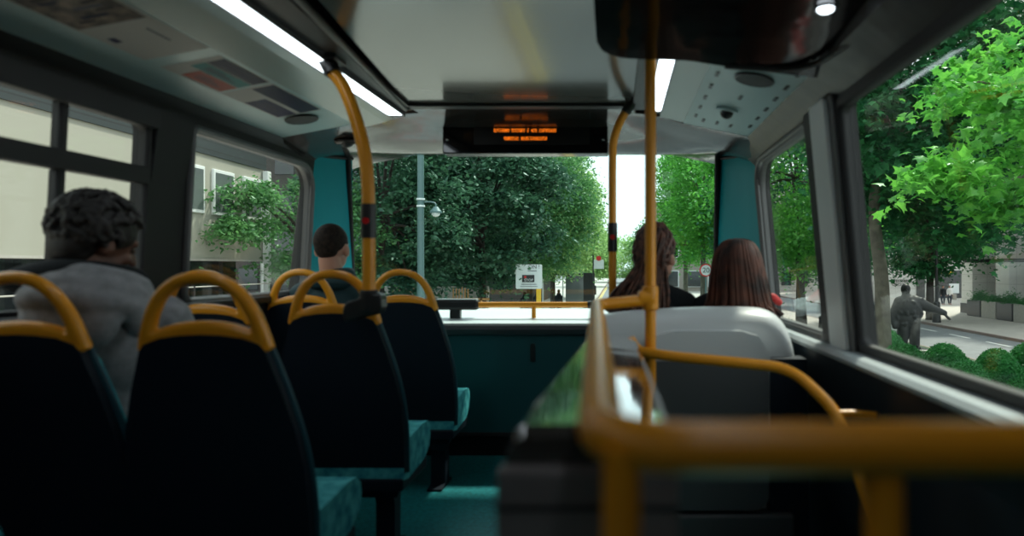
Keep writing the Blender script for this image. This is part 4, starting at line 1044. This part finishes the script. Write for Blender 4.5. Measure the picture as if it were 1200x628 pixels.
# speed sign
t = thing('speed_limit_sign', 'round 20 speed limit sign with red ring', 'sign', V(4.86, 38, G))
b = nb(); tube(b, [V(4.86, 38.06, G + .1), V(4.86, 38.06, .2)], .05, 10); obj('post', b, M['lamp_post'], t, True)
b = nb(); cyl(b, V(4.86, 38, -.22), .36, .04, (0, 1, 0), 32); obj('ring', b, M['signred'], t)
b = nb(); cyl(b, V(4.86, 37.975, -.22), .29, .02, (0, 1, 0), 32); obj('face', b, M['signwhite'], t)
obj('numeral', text_mesh('20', .40, V(4.86, 37.955, -.23), (1, 0, 0), (0, 0, 1)), M['signblack'], t)
# ------------------------------------------------------------------ buildings right and far
t = thing('stone_building', 'pale low stone building behind the speed sign', 'building', V(10, 92, G))
b = nb(); box(b, 4.5, 20, 95, 110, G, 9); obj('wall', b, M['stone_t'], t)
for i in range(4):
    for j in range(3):
        b = nb(); box(b, 6 + 3.2 * i, 8.4 + 3.2 * i, 94.85, 95.05, -2.9 + 4.1 * j, -.6 + 4.1 * j + (1.4 if j else 0), .03); fr = obj('window', b, M['winframe'], t)
        b = nb(); box(b, 6.15 + 3.2 * i, 8.25 + 3.2 * i, 94.8, 94.86, -2.8 + 4.1 * j, -.7 + 4.1 * j + (1.4 if j else 0)); obj('window_pane', b, M['winglass_d'], fr)
t = thing('stone_building', 'long pale stone building at the far right end of the street', 'building', V(28, 100, G))
b = nb(); box(b, 20.5, 36, 100, 115, G, 12); obj('wall', b, M['stone'], t)
for i in range(6):
    for j in range(4):
        b = nb(); box(b, 21.4 + 2.4 * i, 22.9 + 2.4 * i, 99.9, 100.05, -2.8 + 3.7 * j, -.8 + 3.7 * j, .03); obj('window', b, M['winglass_d'], t)
t = thing('stone_building', 'white stone building numbered 11 with a shop at its foot', 'building', V(34, 75, G))
b = nb(); box(b, 27.0, 60, 75, 95, G, 22); obj('wall', b, M['stone'], t)
b = nb(); box(b, 32.7, 33.6, 74.9, 75.05, G + .12, -.9); obj('door', b, M['winglass_d'], t)
b = nb(); box(b, 34.9, 37.6, 74.85, 75.1, G + .12, -.45); sh = obj('shop_front', b, M['winglass_d'], t)
b = nb(); box(b, 35.0, 36.6, 74.7, 74.86, -.85, -.50, .03); obj('shop_sign', b, M['yellow_sign'], sh)
b = nb(); box(b, 36.2, 37.3, 74.8, 74.86, -3.0, -1.9); obj('poster', b, M['signwhite'], sh)
b = nb(); box(b, 34.9, 37.7, 74.7, 74.9, G + .12, -2.95); obj('plinth', b, M['plinth'], sh)
obj('lettering', text_mesh('11', .62, V(30.0, 74.97, -1.05), (1, 0, 0), (0, 0, 1), .02, 'LEFT'), M['signblack'], t)
obj('lettering', text_mesh('WESTFERRY', .42, V(30.0, 74.97, -1.62), (1, 0, 0), (0, 0, 1), .02, 'LEFT'), M['signblack'], t)
obj('lettering', text_mesh('CIRCLE', .42, V(30.0, 74.97, -2.02), (1, 0, 0), (0, 0, 1), .02, 'LEFT'), M['signblack'], t)
for i in range(8):
    for j in range(5):
        b = nb(); box(b, 28 + 2.6 * i, 29.5 + 2.6 * i, 74.9, 75.05, 1.6 + 3.6 * j, 3.9 + 3.6 * j, .03); obj('window', b, M['winglass_d'], t)
t = thing('colonnade_building', 'stone building with square pillars behind the concrete planters', 'building', V(27, 50, G))
for i, d in enumerate((50.0, 45.3, 39.5, 33.5)):
    b = nb(); box(b, 25.9, 27.6, d, d + 1.6, G + .12, 18, .03); pl = obj('pillar', b, M['stone_s'] if i else M['stone'], t)
    b = nb(); box(b, 25.84, 27.66, d - .06, d + 1.66, G + .12, -2.75, .02); obj('pillar_base', b, M['plinth'], pl)
    b = nb(); box(b, 25.82, 27.66, d - .08, d + 1.0, .28, .52, .02); obj('pillar_band', b, M['plinth'], pl)
b = nb(); box(b, 28.2, 40, 30, 51.5, G + .12, 18); obj('wall', b, M['stone_t'], t)
b = nb(); box(b, 26.3, 40, 30, 51.5, 10, 18); obj('upper_wall', b, M['stone_s'], t)
for i, d in enumerate((47.2, 41.5, 35.5)):
    for j, (a_, c_) in enumerate(((-2.9, -.6), (-.1, 2.4), (2.8, 5.2))):
        b = nb(); box(b, 28.05, 28.22, d, d + 2.9, a_, c_, .03); fr = obj('window', b, M['iron'], t)
        b = nb(); box(b, 28.0, 28.06, d + .15, d + 2.75, a_ + .15, c_ - .15); obj('window_pane', b, M['winglass_d'], fr)
b = nb(); cyl(b, V(25.5, 50.2, .9), .28, .5, (1, 0, 0), 16); obj('wall_lamp', b, M['iron'], t)
for i in range(6):
    D = 47.6 - i * 1.9
    tt = thing('planter', ['planter nearest the square pillar, topped by a round bush', 'second planter from the square pillar', 'third planter from the square pillar', 'fourth planter from the square pillar', 'fifth planter from the square pillar', 'sixth planter from the square pillar'][i], 'planter', V(25, D, G + .12), 'planters in front of the pillars')
    b = nb(); box(b, 24.7, 25.7, D - .9, D + .85, G + .12, -2.35, .04); obj('trough', b, M['plinth'] if i % 2 == 0 else M['concrete'], tt)
    n = 2200; P = np.array([25.2, D, G + EYE + 1.32]) + rs.normal(size=(n, 3)) * np.array([.22, .36, .14 if i % 2 else .26]); P[:, 2] = np.maximum(P[:, 2], EYE - 2.36)
    leaves('foliage', P - np.array(world_loc(tt)), .11, M['box'], tt, rs)
# dark lamp posts on the right
def post(X, D, top, label, base_h=1.2):
    t = thing('street_lamp', label, 'street lamp', V(X, D, G + .12))
    b = nb(); tube(b, [V(X, D, G + .1), V(X, D, 0), V(X, D, top)], [.12, .09, .06], 12); obj('post', b, M['iron'], t, True)
    b = nb(); cyl(b, V(X, D, G + .12 + base_h / 2), .26, base_h, seg=16, r2=.2); ell(b, V(X, D, G + .12 + base_h), (.22, .22, .12), sub=2); obj('base', b, M['iron'], t)
    b = nb(); tube(b, [V(X, D, top), V(X + .7, D, top + .1)], .04, 8); ell(b, V(X + .8, D, top + .02), (.3, .14, .09), sub=2); obj('lantern', b, M['iron'], t)
post(19.7, 42.3, 7.5, 'black street lamp at the statue hand, on the far pavement')
post(8.3, 27.6, 6.0, 'black street lamp in the right front window beside the bushes', 1.4)
# car
t = thing('car', 'silver car on the far road left of the plane trunk', 'car', V(15.3, 43.5, G))
prof = [(41.2, -.28), (41.25, .28), (41.5, .62), (42.3, .78), (42.9, 1.28), (43.6, 1.46), (44.6, 1.45), (45.3, 1.05), (45.6, .85), (45.7, .3), (45.6, .24)]
b = nb(); prism(b, [(d, G + max(.24, hh)) for d, hh in prof], DH, 14.45, 16.15); bmesh.ops.bevel(b, geom=[e for e in b.edges if e.calc_face_angle(0) > 1.2], offset=.07, segments=3, affect='EDGES'); obj('body', b, M['carsilver'], t, True)
b = nb(); prism(b, [(42.32, G + .82), (42.87, G + 1.26), (42.93, G + 1.27), (42.40, G + .80)], DH, 14.6, 16.0); obj('windscreen', b, M['winglass_d'], t)
b = nb(); prism(b, [(42.7, G + .86), (43.05, G + 1.25), (43.7, G + 1.38), (44.5, G + 1.36), (45.05, G + 1.0), (44.9, G + .88)], DH, 14.435, 16.165); obj('side_window', b, M['winglass_d'], t)
b = nb(); box(b, 14.6, 16.0, 41.16, 41.24, G + .30, G + .52, .02); obj('grille', b, M['black'], t)
for q in (14.5, 15.8):
    b = nb(); box(b, q, q + .3, 41.17, 41.32, G + .54, G + .68, .03); obj('headlamp', b, M['signwhite'], t)
for x in (14.52, 16.08):
    for d in (42.0, 44.8):
        b = nb(); cyl(b, V(x, d, G + .32), .32, .2, (1, 0, 0), 24); wh = obj('wheel', b, M['rubber'], t)
        b = nb(); cyl(b, V(x, d, G + .32), .19, .22, (1, 0, 0), 18); obj('hub_cap', b, M['chrome'], wh)
# statue
t = thing('statue', 'tall dark bronze statue stretching one arm to the right', 'statue', V(12.1, 28.5, G + .14))
b = nb(); f = lambda x, y, z: V(12.1 + x, 28.5 + y, G + .14 + z)
for q in (-1, 1): cap(b, f(.26 * q, 0, .15), f(.22 * q, 0, 1.1), .20, .26); cap(b, f(.27 * q, -.05, .07), f(.29 * q, -.3, .07), .12, .10)
ell(b, f(0, 0, 1.25), (.50, .34, .42)); ell(b, f(-.02, 0, 1.75), (.58, .38, .55)); cap(b, f(-.1, 0, 2.1), f(-.12, 0, 2.38), .2, .15)
ell(b, f(-.13, -.02, 2.50), (.19, .22, .24))
cap(b, f(.28, 0, 1.98), f(.9, -.05, 1.72), .27, .2); cap(b, f(.9, -.05, 1.72), f(1.45, -.1, 1.52), .19, .12)
cap(b, f(-.35, 0, 1.98), f(-.62, .1, 1.4), .25, .18); cap(b, f(-.62, .1, 1.4), f(-.6, -.1, .95), .16, .12)
for k in range(4): cap(b, f(1.45, -.1 + .05 * k, 1.50), f(1.62 + .05 * k, -.13 + .06 * k, 1.28 - .04 * (k % 2)), .055, .04)
cap(b, f(1.42, -.18, 1.5), f(1.47, -.28, 1.35), .05, .04)
for k in range(60):
    a = random.uniform(0, 2 * PI); z = random.uniform(1.0, 2.1); ell(b, f(.54 * math.cos(a), .35 * math.sin(a), z), (random.uniform(.05, .10),) * 3, sub=1)
solid('body', b, .035, M['bronze'], t, 1)
b = nb(); box(b, 11.4, 12.9, 28.0, 29.1, G + .10, G + .16, .02); obj('plinth', b, M['plinth'], t)
# pedestrians by the shop
def walker(X, D, top_m, leg_m, hair, label, bag=None):
    t = thing('person', label, 'person', V(X, D, G + .12)); f = lambda x, y, z: V(X + x, D + y, G + .12 + z)
    b = nb(); ell(b, f(0, 0, 1.60), (.085, .10, .12)); cap(b, f(0, 0, 1.38), f(0, 0, 1.52), .06, .055); cap(b, f(0, 0, 1.0), f(0, 0, 1.3), .13, .15); cap(b, f(0, -.1, 1.58), f(0, -.12, 1.56), .02, .015)
    for q in (-1, 1):
        cap(b, f(.17 * q, 0, 1.38), f(.24 * q, -.02, 1.08), .05, .04); cap(b, f(.24 * q, -.02, 1.08), f(.23 * q, -.12, .86), .038, .03)
        for k in range(4): cap(b, f(.225 * q + .012 * k, -.13, .84), f(.225 * q + .012 * k, -.15, .76), .010, .008)
        cap(b, f(.20 * q, -.14, .85), f(.19 * q, -.17, .80), .011, .009)
        cap(b, f(.09 * q, 0, .95), f(.10 * q, -.05 * q, .5), .09, .06); cap(b, f(.10 * q, -.05 * q, .5), f(.10 * q, -.02 + .06 * q, .08), .055, .04); cap(b, f(.10 * q, -.02 + .06 * q, .05), f(.10 * q, -.18 + .06 * q, .04), .045, .035)
    solid('body', b, .018, M['skin'], t, 1)
    b = nb(); cap(b, f(0, 0, .95), f(0, 0, 1.32), .17, .185)
    for q in (-1, 1): cap(b, f(.16 * q, 0, 1.37), f(.25 * q, -.02, 1.08), .075, .058); cap(b, f(.25 * q, -.02, 1.08), f(.235 * q, -.1, .90), .055, .045)
    solid('coat', b, .022, top_m, t, 2)
    b = nb()
    for q in (-1, 1): cap(b, f(.09 * q, 0, .93), f(.10 * q, -.05 * q, .5), .11, .08); cap(b, f(.10 * q, -.05 * q, .5), f(.10 * q, -.02 + .06 * q, .12), .075, .06)
    solid('trousers', b, .022, leg_m, t, 2)
    b = nb(); ell(b, f(0, .025, 1.64), (.095, .10, .11)); solid('hair', b, .015, hair, t, 1)
    if bag:
        b = nb(); box(b, X + .24, X + .62, D - .1, D + .1, G + .12 + .45, G + .12 + .95, .04); tag(obj('shoulder_bag', b, bag), 'pale bag carried by the pedestrian in white', 'bag')
walker(29.45, 62, M['cloth_k'], M['jeans'], M['hair_k'], 'pedestrian in black coat walking past the shop')
walker(31.0 - .85, 62.2, M['cloth_w'], M['jeans'], M['hair_s'], 'pedestrian in white coat walking past the shop', M['concrete'])
bpy.context.view_layer.update()
